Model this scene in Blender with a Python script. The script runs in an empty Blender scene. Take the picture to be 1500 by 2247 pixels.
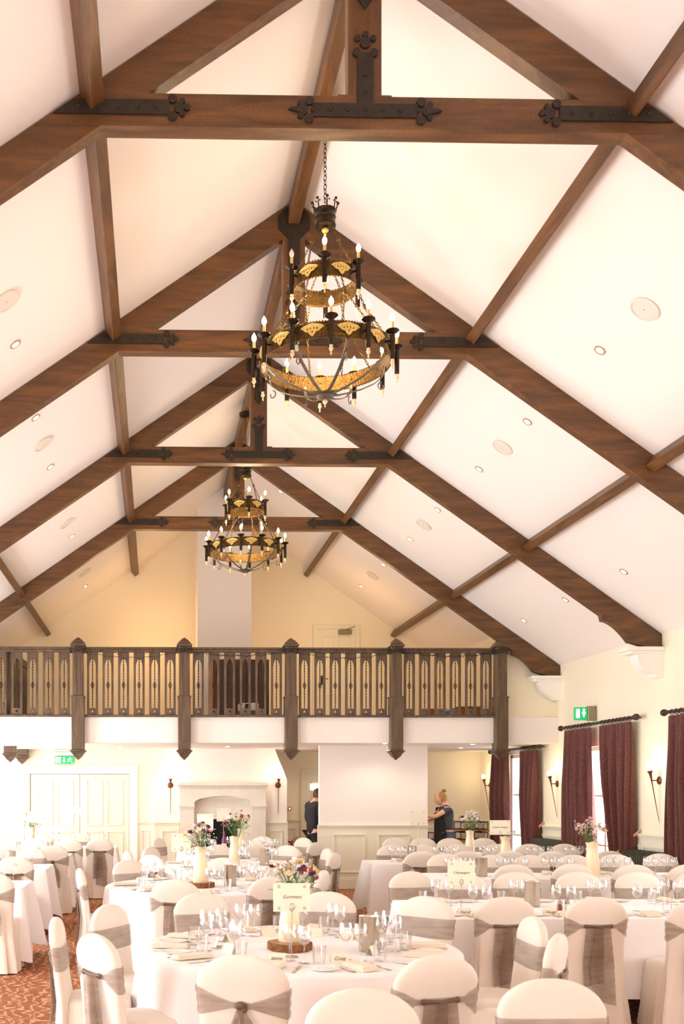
import bpy, bmesh, math, random
from mathutils import Vector, Matrix
from math import sin, cos, pi, radians, sqrt, atan2, hypot
random.seed(7)
SC = bpy.context.scene
COL = SC.collection
# ------------------------------------------------------------------ camera, light, exposure
cam = bpy.data.cameras.new('camera'); camo = bpy.data.objects.new('camera', cam); COL.objects.link(camo)
camo.location = (0, 0, 1.65); camo.rotation_euler = (pi/2, 0, -0.022)
cam.sensor_fit = 'HORIZONTAL'; cam.sensor_width = 36; cam.lens = 36*2200/1500
cam.shift_x = (750-388)/1500; cam.shift_y = (1735-1123.5)/1500
cam.clip_start = 0.05; cam.clip_end = 200
cam.dof.use_dof = True; cam.dof.focus_distance = 12.0; cam.dof.aperture_fstop = 6.5
SC.camera = camo
SC.view_settings.view_transform = 'Standard'; SC.view_settings.look = 'None'
SC.view_settings.gamma = 1; SC.view_settings.use_curve_mapping = False
SC.view_settings.exposure = 0.0
W = bpy.data.worlds.new('world'); SC.world = W; W.use_nodes = True
bgn = W.node_tree.nodes['Background']; bgn.inputs[0].default_value = (0.93, 0.96, 1.0, 1); bgn.inputs[1].default_value = 7.0
SC.cycles.max_bounces = 9; SC.cycles.diffuse_bounces = 6; SC.cycles.glossy_bounces = 3
SC.cycles.transmission_bounces = 4; SC.cycles.transparent_max_bounces = 24
SC.cycles.sample_clamp_indirect = 6; SC.cycles.caustics_reflective = False; SC.cycles.caustics_refractive = False

def light(kind, name, loc, energy, color, size=0.1, rot=(0, 0, 0), sy=None, spot=None):
    l = bpy.data.lights.new(name, kind); o = bpy.data.objects.new(name, l); COL.objects.link(o)
    o.location = loc; o.rotation_euler = rot; l.energy = energy; l.color = color
    if kind == 'AREA':
        l.shape = 'RECTANGLE'; l.size = size; l.size_y = sy or size
    else:
        l.shadow_soft_size = size
    if spot: l.spot_size = spot; l.spot_blend = 0.6
    return o
XC, XR, XL = 1.31, 6.45, -3.83          # ridge line, right wall, left wall
ZR, SL = 7.22, 0.695                     # ridge height, roof slope
YE = 19.75                               # far end wall
YB = -5.0                                # wall behind the camera
TR = [6.23, 9.42, 12.62, 15.82]          # the four trusses
WINY_R = [17.75, 14.45, 11.2, 7.95, 4.7, 1.4]
WINY_L = [-2.0, 1.4, 4.7, 7.95, 11.2, 14.45, 17.45]
# daylight through the left-hand windows and added fill lights behind the camera
for y, e in zip(WINY_L, (55, 75, 100, 125, 135, 140, 55)):
    light('AREA', 'daylight_and_fill', (XL-0.12, y, 1.55), e, (0.91, 0.94, 1.0), 2.5, (0, -pi/2-.0, 0), 1.4)
for x in (-1.4, 1.3, 4.0):  # fill lights added on a wall that has no windows
    light('AREA', 'daylight_and_fill', (x, YB+0.12-0.2, 1.9), 62, (0.95, 0.96, 1.0), 1.6, (pi/2, 0, 0), 2.6)
# daylight through the right-hand windows
for y in WINY_R[1:]:
    light('AREA', 'daylight_and_fill', (XR+0.32, y, 1.5), 95, (0.95, 0.96, 1.0), 1.0, (0, pi/2, 0), 2.2)

# ------------------------------------------------------------------ materials
def nodes(name):
    m = bpy.data.materials.new(name); m.use_nodes = True
    return m, m.node_tree, m.node_tree.nodes['Principled BSDF']
def srgb(r, g, b):
    f = lambda c: (c/255/12.92) if c/255 <= .04045 else ((c/255+.055)/1.055)**2.4
    return (f(r), f(g), f(b), 1)
def mat(name, col, rough=.6, metal=0, noise=0, scale=8, bump=0, bscale=30, emit=None, estr=0, stretch=None, alpha=1, sheen=0):
    m, t, p = nodes(name)
    p.inputs['Base Color'].default_value = col; p.inputs['Roughness'].default_value = rough
    p.inputs['Metallic'].default_value = metal
    if sheen: p.inputs['Sheen Weight'].default_value = sheen
    tc = t.nodes.new('ShaderNodeTexCoord'); mp = t.nodes.new('ShaderNodeMapping')
    t.links.new(tc.outputs['Object'], mp.inputs[0])
    if stretch: mp.inputs['Scale'].default_value = stretch
    if noise:
        n = t.nodes.new('ShaderNodeTexNoise'); n.inputs['Scale'].default_value = scale; n.inputs['Detail'].default_value = 5
        t.links.new(mp.outputs[0], n.inputs['Vector'])
        r = t.nodes.new('ShaderNodeValToRGB')
        r.color_ramp.elements[0].position = .3; r.color_ramp.elements[1].position = .72
        r.color_ramp.elements[0].color = tuple(c*(1-noise) for c in col[:3])+(1,)
        r.color_ramp.elements[1].color = tuple(min(1, c*(1+noise)) for c in col[:3])+(1,)
        t.links.new(n.outputs['Fac'], r.inputs[0]); t.links.new(r.outputs[0], p.inputs['Base Color'])
    if bump:
        n = t.nodes.new('ShaderNodeTexNoise'); n.inputs['Scale'].default_value = bscale; n.inputs['Detail'].default_value = 3
        t.links.new(mp.outputs[0], n.inputs['Vector'])
        b = t.nodes.new('ShaderNodeBump'); b.inputs['Strength'].default_value = bump; b.inputs['Distance'].default_value = .02
        t.links.new(n.outputs['Fac'], b.inputs['Height']); t.links.new(b.outputs[0], p.inputs['Normal'])
    if emit:
        p.inputs['Emission Color'].default_value = emit; p.inputs['Emission Strength'].default_value = estr
    return m
def sheer(name, col, alpha, fold=0):
    m, t, p = nodes(name)
    p.inputs['Base Color'].default_value = col; p.inputs['Roughness'].default_value = .45
    tr = t.nodes.new('ShaderNodeBsdfTransparent'); mx = t.nodes.new('ShaderNodeMixShader')
    mx.inputs[0].default_value = alpha
    out = t.nodes['Material Output']
    t.links.new(tr.outputs[0], mx.inputs[1]); t.links.new(p.outputs[0], mx.inputs[2]); t.links.new(mx.outputs[0], out.inputs[0])
    if fold:
        tc = t.nodes.new('ShaderNodeTexCoord'); mp = t.nodes.new('ShaderNodeMapping'); mp.inputs['Scale'].default_value = (4, 4, 22)
        n = t.nodes.new('ShaderNodeTexNoise'); n.inputs['Scale'].default_value = 1.6; n.inputs['Detail'].default_value = 3
        b = t.nodes.new('ShaderNodeBump'); b.inputs['Strength'].default_value = .4; b.inputs['Distance'].default_value = .008
        t.links.new(tc.outputs['Object'], mp.inputs[0]); t.links.new(mp.outputs[0], n.inputs['Vector'])
        t.links.new(n.outputs['Fac'], b.inputs['Height']); t.links.new(b.outputs[0], p.inputs['Normal'])
        mr = t.nodes.new('ShaderNodeMapRange'); mr.inputs['From Min'].default_value = .35; mr.inputs['From Max'].default_value = .65
        mr.inputs['To Min'].default_value = max(0, alpha-.08); mr.inputs['To Max'].default_value = min(1, alpha+.08)
        t.links.new(n.outputs['Fac'], mr.inputs[0]); t.links.new(mr.outputs[0], mx.inputs[0])
    return m
def glassmat(name, tint=(1, 1, 1, 1), lo=.06, hi=.75):
    m = bpy.data.materials.new(name); m.use_nodes = True; t = m.node_tree
    for n in list(t.nodes):
        if n.type == 'BSDF_PRINCIPLED': t.nodes.remove(n)
    out = t.nodes['Material Output']
    tr = t.nodes.new('ShaderNodeBsdfTransparent'); tr.inputs[0].default_value = tint
    gl = t.nodes.new('ShaderNodeBsdfGlossy'); gl.inputs['Roughness'].default_value = .03
    lw = t.nodes.new('ShaderNodeLayerWeight'); lw.inputs[0].default_value = .35
    mr = t.nodes.new('ShaderNodeMapRange'); mr.inputs['To Min'].default_value = lo; mr.inputs['To Max'].default_value = hi
    mx = t.nodes.new('ShaderNodeMixShader')
    t.links.new(lw.outputs['Facing'], mr.inputs[0]); t.links.new(mr.outputs[0], mx.inputs[0])
    t.links.new(tr.outputs[0], mx.inputs[1]); t.links.new(gl.outputs[0], mx.inputs[2]); t.links.new(mx.outputs[0], out.inputs[0])
    return m
M = {}
M['ceiling'] = mat('ceiling_paint', srgb(246, 239, 232), .9, bump=.05, bscale=3)
M['cream'] = mat('cream_wall_paint', srgb(247, 238, 214), .85, bump=.05, bscale=3)
M['panelpaint'] = mat('wainscot_paint', srgb(238, 234, 214), .5)
M['white'] = mat('white_paint', srgb(246, 244, 238), .5)
M['stone'] = mat('pale_stone', srgb(228, 222, 208), .8, noise=.05, scale=6, bump=.15, bscale=40)
M['black'] = mat('soot_black', (.006, .006, .006, 1), .95)
def woodmat(name, col, dark=.55, axis=(1, 1, 12), rough=.42):
    m, t, p = nodes(name)
    tc = t.nodes.new('ShaderNodeTexCoord'); mp = t.nodes.new('ShaderNodeMapping'); mp.inputs['Scale'].default_value = axis
    n = t.nodes.new('ShaderNodeTexNoise'); n.inputs['Scale'].default_value = 2.2; n.inputs['Detail'].default_value = 7; n.inputs['Distortion'].default_value = .8
    r = t.nodes.new('ShaderNodeValToRGB'); r.color_ramp.elements[0].position = .32; r.color_ramp.elements[1].position = .7
    r.color_ramp.elements[0].color = tuple(c*dark for c in col[:3])+(1,); r.color_ramp.elements[1].color = tuple(min(1, c*1.35) for c in col[:3])+(1,)
    t.links.new(tc.outputs['Object'], mp.inputs[0]); t.links.new(mp.outputs[0], n.inputs['Vector']); t.links.new(n.outputs['Fac'], r.inputs[0])
    n2 = t.nodes.new('ShaderNodeTexNoise'); n2.inputs['Scale'].default_value = 60; n2.inputs['Detail'].default_value = 2
    t.links.new(tc.outputs['Object'], n2.inputs['Vector'])
    mx = t.nodes.new('ShaderNodeMix'); mx.data_type = 'RGBA'; mx.blend_type = 'MULTIPLY'; mx.inputs[0].default_value = .5
    t.links.new(r.outputs[0], mx.inputs[6]); t.links.new(n2.outputs['Fac'], mx.inputs[7]); t.links.new(mx.outputs[2], p.inputs['Base Color'])
    b = t.nodes.new('ShaderNodeBump'); b.inputs['Strength'].default_value = .25; b.inputs['Distance'].default_value = .01
    t.links.new(n.outputs['Fac'], b.inputs['Height']); t.links.new(b.outputs[0], p.inputs['Normal'])
    p.inputs['Roughness'].default_value = rough
    return m
BEAM = srgb(118, 78, 42)
M['beamx'] = woodmat('stained_beam_along_x', BEAM, axis=(.8, 6, 6))
M['beamz'] = woodmat('stained_beam_upright', BEAM, axis=(6, 6, .8))
M['beamy'] = woodmat('stained_beam_along_y', BEAM, axis=(6, .8, 6))
M['oak'] = woodmat('gallery_oak', srgb(112, 88, 66), axis=(8, 8, 1))
M['iron'] = mat('black_iron', srgb(52, 42, 33), .55, .3, noise=.25, scale=20, bump=.2)
M['bronze'] = mat('aged_bronze', srgb(108, 82, 44), .38, .85, noise=.35, scale=30, bump=.35, bscale=60)
M['brass'] = mat('gilded_brass', srgb(232, 196, 112), .4, .45, noise=.2, scale=60, bump=.4, bscale=90)
M['darkbronze'] = mat('dark_bronze', srgb(58, 46, 34), .3, .8, noise=.3, scale=25)
M['steelstrap'] = mat('grey_iron_strap', srgb(120, 112, 100), .35, .8)
M['crystal'] = mat('clear_resin', srgb(225, 205, 160), .15)
M['candle'] = mat('candle_tube', srgb(226, 190, 120), .5)
M['bulb'] = mat('lit_bulb', srgb(255, 240, 210), .3, emit=(1, .82, .55, 1), estr=38)
M['bulboff'] = mat('unlit_bulb', srgb(240, 220, 190), .2)
M['spotlit'] = mat('lit_downlight', (1, 1, 1, 1), .3, emit=(1, .93, .82, 1), estr=14)
M['spotring'] = mat('downlight_rim', srgb(196, 160, 124), .4, .3)
M['speaker'] = mat('speaker_grille', srgb(230, 219, 208), .8)
M['copper'] = mat('rubbed_copper', srgb(120, 74, 46), .35, .7)
M['flame'] = mat('frosted_flame_glass', (1, .95, .85, 1), .3, emit=(1, .86, .6, 1), estr=9)
M['cloth'] = mat('white_linen', srgb(248, 243, 243), .85, bump=.12, bscale=5, sheen=.3)
M['cover'] = mat('ivory_chair_cover', srgb(232, 221, 208), .8, bump=.35, bscale=6, sheen=.3)
M['sash'] = sheer('taupe_organza', srgb(148, 126, 108), .47, 1)
M['tail'] = sheer('taupe_organza_tail', srgb(130, 103, 78), .60, 1)
M['knot'] = sheer('taupe_organza_knot', srgb(108, 86, 66), .85)
M['napkin'] = mat('napkin_cotton', srgb(246, 232, 214), .85, bump=.2, bscale=20)
M['china'] = mat('white_china', srgb(250, 248, 244), .2)
M['silver'] = mat('polished_silver', srgb(205, 198, 188), .18, 1)
M['steel'] = mat('brushed_steel', srgb(200, 188, 172), .28, 1, noise=.1, scale=4, stretch=(30, 30, 1))
M['glass'] = glassmat('drinking_glass')
M['pane'] = glassmat('window_glass', lo=.02, hi=.4)
M['log'] = woodmat('log_slice', srgb(196, 140, 84), axis=(3, 3, 3))
M['bark'] = mat('bark', srgb(130, 84, 46), .9, noise=.4, scale=30, bump=.6, bscale=30)
M['jug'] = mat('cream_enamel', srgb(238, 220, 184), .3)
M['card'] = mat('cream_card', srgb(244, 236, 214), .7)
M['flourish'] = mat('pale_grey_ink', srgb(178, 168, 150), .7)
M['ink'] = mat('grey_ink', srgb(120, 105, 92), .7)
M['leaf'] = mat('leaf_green', srgb(92, 122, 62), .6, noise=.3, scale=20)
M['fl_white'] = mat('petals_white', srgb(244, 238, 226), .7)
M['fl_cream'] = mat('petals_cream', srgb(238, 214, 160), .7)
M['fl_pink'] = mat('petals_pink', srgb(232, 182, 186), .7)
M['fl_purple'] = mat('petals_purple', srgb(110, 58, 96), .7)
M['fl_crimson'] = mat('petals_crimson', srgb(158, 42, 72), .7)
M['fl_orange'] = mat('petals_orange', srgb(196, 128, 70), .7)
M['green_sign'] = mat('green_sign', srgb(10, 160, 90), .4, emit=srgb(10, 170, 95), estr=.8)
M['sign_white'] = mat('sign_white', (1, 1, 1, 1), .4, emit=(1, 1, 1, 1), estr=.9)
M['radiator'] = mat('dark_green_cast_iron', srgb(64, 60, 46), .4, .3)
M['pole'] = mat('curtain_pole_wood', srgb(54, 40, 32), .35)
M['tie'] = mat('tieback_cotton', srgb(206, 160, 140), .8)
M['red'] = mat('extinguisher_red', srgb(206, 40, 20), .3)
M['rubber'] = mat('black_rubber', (.012, .012, .012, 1), .6)
M['hinge'] = mat('door_closer_metal', srgb(150, 140, 120), .4, .8)
M['skin'] = mat('skin', srgb(236, 186, 156), .55)
M['hair_b'] = mat('brown_hair', srgb(96, 58, 34), .6, noise=.4, scale=60, stretch=(1, 1, .3))
M['hair_f'] = mat('fair_hair', srgb(176, 132, 84), .55, noise=.35, scale=60)
M['shirt'] = mat('black_shirt', srgb(34, 32, 34), .8, bump=.3, bscale=12)
M['trouser'] = mat('black_trousers', srgb(20, 24, 30), .8, bump=.3, bscale=12)
M['tee'] = mat('charcoal_tee', srgb(74, 74, 84), .85, bump=.3, bscale=12)
M['apron'] = mat('black_apron', srgb(24, 22, 22), .85)
M['jeans'] = mat('blue_jeans', srgb(104, 124, 150), .85, noise=.2, scale=30)
M['proj'] = mat('projector_white', srgb(225, 222, 215), .4)
M['lens'] = mat('projector_lens', (.01, .01, .012, 1), .1)
M['carton'] = mat('cardboard', srgb(176, 124, 70), .85)
M['bluebag'] = mat('blue_plastic', srgb(90, 140, 180), .5)
M['cupboard'] = woodmat('dark_cupboard', srgb(84, 54, 36), axis=(8, 8, 1))
M['pine'] = woodmat('pine_edge', srgb(206, 138, 62), axis=(8, 8, 1))
M['wire'] = mat('dark_wire', srgb(40, 34, 30), .6)
# velvet
m, t, p = nodes('maroon_velvet'); M['velvet'] = m
tc = t.nodes.new('ShaderNodeTexCoord'); n = t.nodes.new('ShaderNodeTexNoise'); n.inputs['Scale'].default_value = 55; n.inputs['Detail'].default_value = 8; n.inputs['Roughness'].default_value = .75
r = t.nodes.new('ShaderNodeValToRGB'); r.color_ramp.elements[0].position = .38; r.color_ramp.elements[1].position = .66
r.color_ramp.elements[0].color = srgb(66, 30, 27); r.color_ramp.elements[1].color = srgb(122, 66, 54)
t.links.new(tc.outputs['Object'], n.inputs['Vector']); t.links.new(n.outputs['Fac'], r.inputs[0]); t.links.new(r.outputs[0], p.inputs['Base Color'])
p.inputs['Roughness'].default_value = .7; p.inputs['Sheen Weight'].default_value = .6; p.inputs['Sheen Tint'].default_value = srgb(210, 130, 120)
# carpet
m, t, p = nodes('patterned_carpet'); M['carpet'] = m
tc = t.nodes.new('ShaderNodeTexCoord'); mp = t.nodes.new('ShaderNodeMapping'); mp.inputs['Scale'].default_value = (1, 1.5, 1)
w = t.nodes.new('ShaderNodeTexWave'); w.inputs['Scale'].default_value = 3.2; w.inputs['Distortion'].default_value = 11; w.inputs['Detail'].default_value = 3; w.inputs['Detail Scale'].default_value = 1.6
vo = t.nodes.new('ShaderNodeTexVoronoi'); vo.feature = 'DISTANCE_TO_EDGE'; vo.inputs['Scale'].default_value = 9
t.links.new(tc.outputs['Object'], mp.inputs[0]); t.links.new(mp.outputs[0], w.inputs['Vector']); t.links.new(mp.outputs[0], vo.inputs['Vector'])
r = t.nodes.new('ShaderNodeValToRGB'); e = r.color_ramp.elements; e[0].position = .80; e[0].color = srgb(142, 76, 40); e[1].position = .97; e[1].color = srgb(206, 156, 110)
t.links.new(w.outputs['Fac'], r.inputs[0])
r2 = t.nodes.new('ShaderNodeValToRGB'); e = r2.color_ramp.elements; e[0].position = 0; e[0].color = (1, 1, 1, 1); e[1].position = .035; e[1].color = (0, 0, 0, 1)
t.links.new(vo.outputs['Distance'], r2.inputs[0])
mx = t.nodes.new('ShaderNodeMix'); mx.data_type = 'RGBA'; mx.inputs[7].default_value = srgb(196, 144, 104)
t.links.new(r2.outputs[0], mx.inputs[0]); t.links.new(r.outputs[0], mx.inputs[6]); t.links.new(mx.outputs[2], p.inputs['Base Color'])
p.inputs['Roughness'].default_value = .95

# ------------------------------------------------------------------ mesh builder
class MB:
    def __init__(s): s.v = []; s.f = []
    def add(s, vs, fs):
        b = len(s.v); s.v += [tuple(v) for v in vs]; s.f += [tuple(i+b for i in f) for f in fs]; return s
    def box(s, x0, x1, y0, y1, z0, z1, T=None):
        vs = [Vector((x, y, z)) for z in (z0, z1) for y in (y0, y1) for x in (x0, x1)]
        if T: vs = [T @ v for v in vs]
        return s.add(vs, [(0, 2, 3, 1), (4, 5, 7, 6), (0, 1, 5, 4), (2, 6, 7, 3), (0, 4, 6, 2), (1, 3, 7, 5)])
    def bbox(s, x0, x1, y0, y1, z0, z1, b=.01, T=None):   # box with bevelled edges
        vs = []; ids = {}
        for ix, x in enumerate((x0, x1)):
            for iy, y in enumerate((y0, y1)):
                for iz, z in enumerate((z0, z1)):
                    for a in range(3):
                        q = [x, y, z]
                        for k, (sg) in enumerate((1 if ix == 0 else -1, 1 if iy == 0 else -1, 1 if iz == 0 else -1)):
                            if k != a: q[k] += sg*b
                        ids[ix, iy, iz, a] = len(vs); vs.append(Vector(q))
        fs = []
        for a in range(3):
            o = [k for k in range(3) if k != a]
            for sd in (0, 1):
                loop = []
                for p, q in ((0, 0), (1, 0), (1, 1), (0, 1)):
                    k = [0, 0, 0]; k[a] = sd; k[o[0]] = p; k[o[1]] = q; loop.append(ids[k[0], k[1], k[2], a])
                fs.append(tuple(loop))
            for p in (0, 1):
                for q in (0, 1):
                    k0 = [0, 0, 0]; k0[a] = 0; k0[o[0]] = p; k0[o[1]] = q; k1 = list(k0); k1[a] = 1
                    fs.append((ids[(*k0, o[0])], ids[(*k1, o[0])], ids[(*k1, o[1])], ids[(*k0, o[1])]))
        for ix in (0, 1):
            for iy in (0, 1):
                for iz in (0, 1): fs.append(tuple(ids[ix, iy, iz, a] for a in range(3)))
        if T: vs = [T @ v for v in vs]
        return s.add(vs, fs)
    def beam(s, p0, p1, w, h, up=(0, 0, 1), b=.008):     # bar from p0 to p1, w across, h along up
        p0 = Vector(p0); p1 = Vector(p1); d = p1-p0; L = d.length; d.normalize(); up = Vector(up)
        x = d.cross(up).normalized(); z = x.cross(d).normalized()
        T = Matrix((x, d, z)).transposed().to_4x4(); T.translation = p0
        return s.bbox(-w/2, w/2, 0, L, -h/2, h/2, min(b, w/4, h/4), T)
    def tube(s, pts, r, n=8, close=False, caps=True):
        pts = [Vector(p) for p in pts]; N = len(pts); rr = r if isinstance(r, (list, tuple)) else [r]*N
        vs = []; prev = None
        for i, p in enumerate(pts):
            a = pts[(i+1) % N] if (close or i < N-1) else p; c = pts[i-1] if (close or i > 0) else p
            t = (a-c); t = t.normalized() if t.length > 1e-9 else Vector((0, 0, 1))
            if prev is None:
                u = t.orthogonal().normalized()
            else:
                u = prev - t*prev.dot(t); u = u.normalized() if u.length > 1e-6 else t.orthogonal().normalized()
            prev = u; w = t.cross(u)
            for k in range(n):
                q = 2*pi*k/n; vs.append(p+(u*cos(q)+w*sin(q))*rr[i])
        fs = []
        for i in range(N if close else N-1):
            j = (i+1) % N
            for k in range(n): fs.append((i*n+k, i*n+(k+1) % n, j*n+(k+1) % n, j*n+k))
        if not close and caps: fs += [tuple(range(n))[::-1], tuple((N-1)*n+k for k in range(n))]
        return s.add(vs, fs)
    def lathe(s, prof, n=24, T=None, cap=True):           # profile of (r, z) around local z
        vs = []; T = T or Matrix.Identity(4)
        for r, z in prof:
            for k in range(n): vs.append(T @ Vector((r*cos(2*pi*k/n), r*sin(2*pi*k/n), z)))
        fs = []
        for i in range(len(prof)-1):
            for k in range(n): fs.append((i*n+k, i*n+(k+1) % n, (i+1)*n+(k+1) % n, (i+1)*n+k))
        if cap:
            if prof[0][0] > 1e-5: fs.append(tuple(range(n))[::-1])
            if prof[-1][0] > 1e-5: fs.append(tuple((len(prof)-1)*n+k for k in range(n)))
        return s.add(vs, fs)
    def loft(s, loops, cap=True):
        n = len(loops[0]); vs = [v for l in loops for v in l]; fs = []
        for i in range(len(loops)-1):
            for k in range(n): fs.append((i*n+k, i*n+(k+1) % n, (i+1)*n+(k+1) % n, (i+1)*n+k))
        if cap: fs += [tuple(range(n))[::-1], tuple((len(loops)-1)*n+k for k in range(n))]
        return s.add(vs, fs)
    def grid(s, nu, nv, fn):
        vs = [fn(i/nu, j/nv) for i in range(nu+1) for j in range(nv+1)]
        return s.add(vs, [(i*(nv+1)+j, i*(nv+1)+j+1, (i+1)*(nv+1)+j+1, (i+1)*(nv+1)+j) for i in range(nu) for j in range(nv)])
    def ball(s, c, r, n=10, m=6, sc=(1, 1, 1)):
        c = Vector(c)
        return s.loft([[c+Vector((sc[0]*r*sin(pi*(j+.02)/(m+.04))*cos(2*pi*k/n), sc[1]*r*sin(pi*(j+.02)/(m+.04))*sin(2*pi*k/n), -sc[2]*r*cos(pi*(j+.02)/(m+.04)))) for k in range(n)] for j in range(m+1)])
    def prism(s, pts, y0, y1, T=None):                    # convex-ish outline in XZ, extruded along Y
        n = len(pts); vs = [Vector((x, y0, z)) for x, z in pts]+[Vector((x, y1, z)) for x, z in pts]
        if T: vs = [T @ v for v in vs]
        return s.add(vs, [tuple(range(n)), tuple(range(2*n-1, n-1, -1))]+[(i, i+n, (i+1) % n+n, (i+1) % n) for i in range(n)])
    def mesh(s, name):
        me = bpy.data.meshes.new(name); me.from_pydata(s.v, [], s.f)
        bm = bmesh.new(); bm.from_mesh(me); bmesh.ops.remove_doubles(bm, verts=bm.verts, dist=1e-5)
        bmesh.ops.recalc_face_normals(bm, faces=bm.faces); bm.to_mesh(me); bm.free(); return me
    def build(s, name, m, parent=None, smooth=False, loc=None, sub=0):
        me = s.mesh(name); me.materials.append(m)
        if smooth:
            me.polygons.foreach_set('use_smooth', [True]*len(me.polygons))
            try: me.set_sharp_from_angle(angle=radians(50))
            except Exception: pass
        o = bpy.data.objects.new(name, me); COL.objects.link(o)
        if parent: o.parent = parent
        if loc: o.location = loc
        if sub:
            md = o.modifiers.new('sub', 'SUBSURF'); md.levels = sub; md.render_levels = sub
        return o
def rot(ax, a): return Matrix.Rotation(a, 4, ax)
def tr(x, y, z): return Matrix.Translation((x, y, z))
def plate(splines, depth, T=None, bevel=0, res=1):
    """filled 2D outline with holes, in XZ, extruded along Y"""
    cu = bpy.data.curves.new('tmp', 'CURVE'); cu.dimensions = '2D'; cu.fill_mode = 'BOTH'; cu.extrude = depth/2
    for pts in splines:
        sp = cu.splines.new('POLY'); sp.points.add(len(pts)-1); sp.use_cyclic_u = True
        for k, (x, y) in enumerate(pts): sp.points[k].co = (x, y, 0, 1)
    o = bpy.data.objects.new('tmp', cu); me = bpy.data.meshes.new_from_object(o)
    mb = MB(); Q = (T or Matrix.Identity(4)) @ rot('X', pi/2)
    mb.add([Q @ v.co for v in me.vertices], [tuple(p.vertices) for p in me.polygons])
    bpy.data.objects.remove(o); bpy.data.curves.remove(cu); bpy.data.meshes.remove(me)
    return mb
def textmb(s, size, T, depth=.0015, shear=0.0, align='CENTER'):
    cu = bpy.data.curves.new('tmp', 'FONT'); cu.body = s; cu.size = size; cu.extrude = depth/2; cu.shear = shear
    cu.align_x = align; cu.align_y = 'CENTER'
    o = bpy.data.objects.new('tmp', cu); me = bpy.data.meshes.new_from_object(o)
    mb = MB(); Q = T @ rot('X', pi/2)
    mb.add([Q @ v.co for v in me.vertices], [tuple(p.vertices) for p in me.polygons])
    bpy.data.objects.remove(o); bpy.data.curves.remove(cu); bpy.data.meshes.remove(me)
    return mb
def tag(o, label, cat, group=None):
    o['label'] = label; o['category'] = cat
    if group: o['group'] = group
    return o
def thing(name, label, cat, loc=(0, 0, 0), rz=0, group=None):
    o = bpy.data.objects.new(name, None); COL.objects.link(o); o.location = loc; o.rotation_euler = (0, 0, rz); o.empty_display_size = .1
    return tag(o, label, cat, group)
def struct(o): o['kind'] = 'structure'; return o
KIDS = {}
def kids(o): return [c for c in bpy.data.objects if c.parent == o]
def dup(root, loc=None, rz=None, label=None, parent=None):
    if root.name not in KIDS:
        KIDS[root.name] = [(c, kids(c)) for c in kids(root)]
    r = root.copy(); COL.objects.link(r)
    if loc is not None: r.location = loc
    if rz is not None: r.rotation_euler = (0, 0, rz)
    if label: r['label'] = label
    for c, gs in KIDS[root.name]:
        cc = c.copy(); COL.objects.link(cc); cc.parent = r
        for g in gs:
            gg = g.copy(); COL.objects.link(gg); gg.parent = cc
    return r
class First:
    """hands out the prototype first, copies after that"""
    def __init__(s, root): s.root = root; s.used = False
    def __call__(s, loc, rz=0, label=None, group=None):
        if not s.used:
            s.used = True; o = s.root; KIDS[o.name] = [(c, kids(c)) for c in kids(o)]
            o.location = loc; o.rotation_euler = (0, 0, rz)
        else: o = dup(s.root, loc, rz)
        if label: o['label'] = label
        if group: o['group'] = group
        return o
def roofz(x): return ZR-SL*abs(x-XC)

# ------------------------------------------------------------------ room shell
struct(MB().box(XL-.3, XR+.3, YB-.3, YE+.3, -.12, 0).build('floor', M['carpet']))
mb = MB()
for sgn in (-1, 1):
    xe = XC+sgn*5.5; ze = ZR-SL*5.5; q = .14
    pts = [(XC, ZR), (xe, ze), (xe, ze+q), (XC, ZR+q)]
    mb.prism(pts, YB-.3, YE+.3)
struct(mb.build('ceiling', M['ceiling']))
def wall_with_holes(name, x0, x1, holes, z1, zh0, zh1, hw):
    mb = MB(); y = YB-.3
    for c in sorted(holes):
        mb.box(x0, x1, y, c-hw, 0, z1); mb.box(x0, x1, c-hw, c+hw, 0, zh0); mb.box(x0, x1, c-hw, c+hw, zh1, z1); y = c+hw
    mb.box(x0, x1, y, YE+.3, 0, z1)
    return struct(mb.build(name, M['cream']))
wall_with_holes('wall_right', XR, XR+.25, WINY_R, roofz(XR)+.02, .12, 2.3, .52)
wall_with_holes('wall_left', XL-.25, XL, WINY_L, roofz(XL)+.02, .25, 2.85, .75)
def gable(name, y0, y1):
    return struct(MB().prism([(XL, 0), (XR, 0), (XR, roofz(XR)), (XC, ZR), (XL, roofz(XL))], y0, y1).build(name, M['cream']))
gable('wall_back', YE, YE+.25)
gable('wall_front', YB-.35, YB-.1)
WN = 0
for xx, ys, z0, z1, hw in ((XR, WINY_R, .12, 2.3, .52), (XL-.25, WINY_L, .25, 2.85, .75)):
    for y in ys:
        WN += 1; x0 = xx+.12
        f = MB()
        f.box(x0-.03, x0+.03, y-hw, y-hw+.06, z0, z1).box(x0-.03, x0+.03, y+hw-.06, y+hw, z0, z1)
        f.box(x0-.03, x0+.03, y-hw, y+hw, z0, z0+.07).box(x0-.03, x0+.03, y-hw, y+hw, z1-.06, z1)
        f.box(x0-.02, x0+.02, y-.025, y+.025, z0, z1)
        for k in (1, 2): f.box(x0-.015, x0+.015, y-hw, y+hw, z0+(z1-z0)*k/3-.012, z0+(z1-z0)*k/3+.012)
        w = struct(f.build('window_%d' % WN, M['white']))
        MB().box(x0-.004, x0+.004, y-hw, y+hw, z0, z1).build('glass_pane', M['pane'], w)
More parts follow.
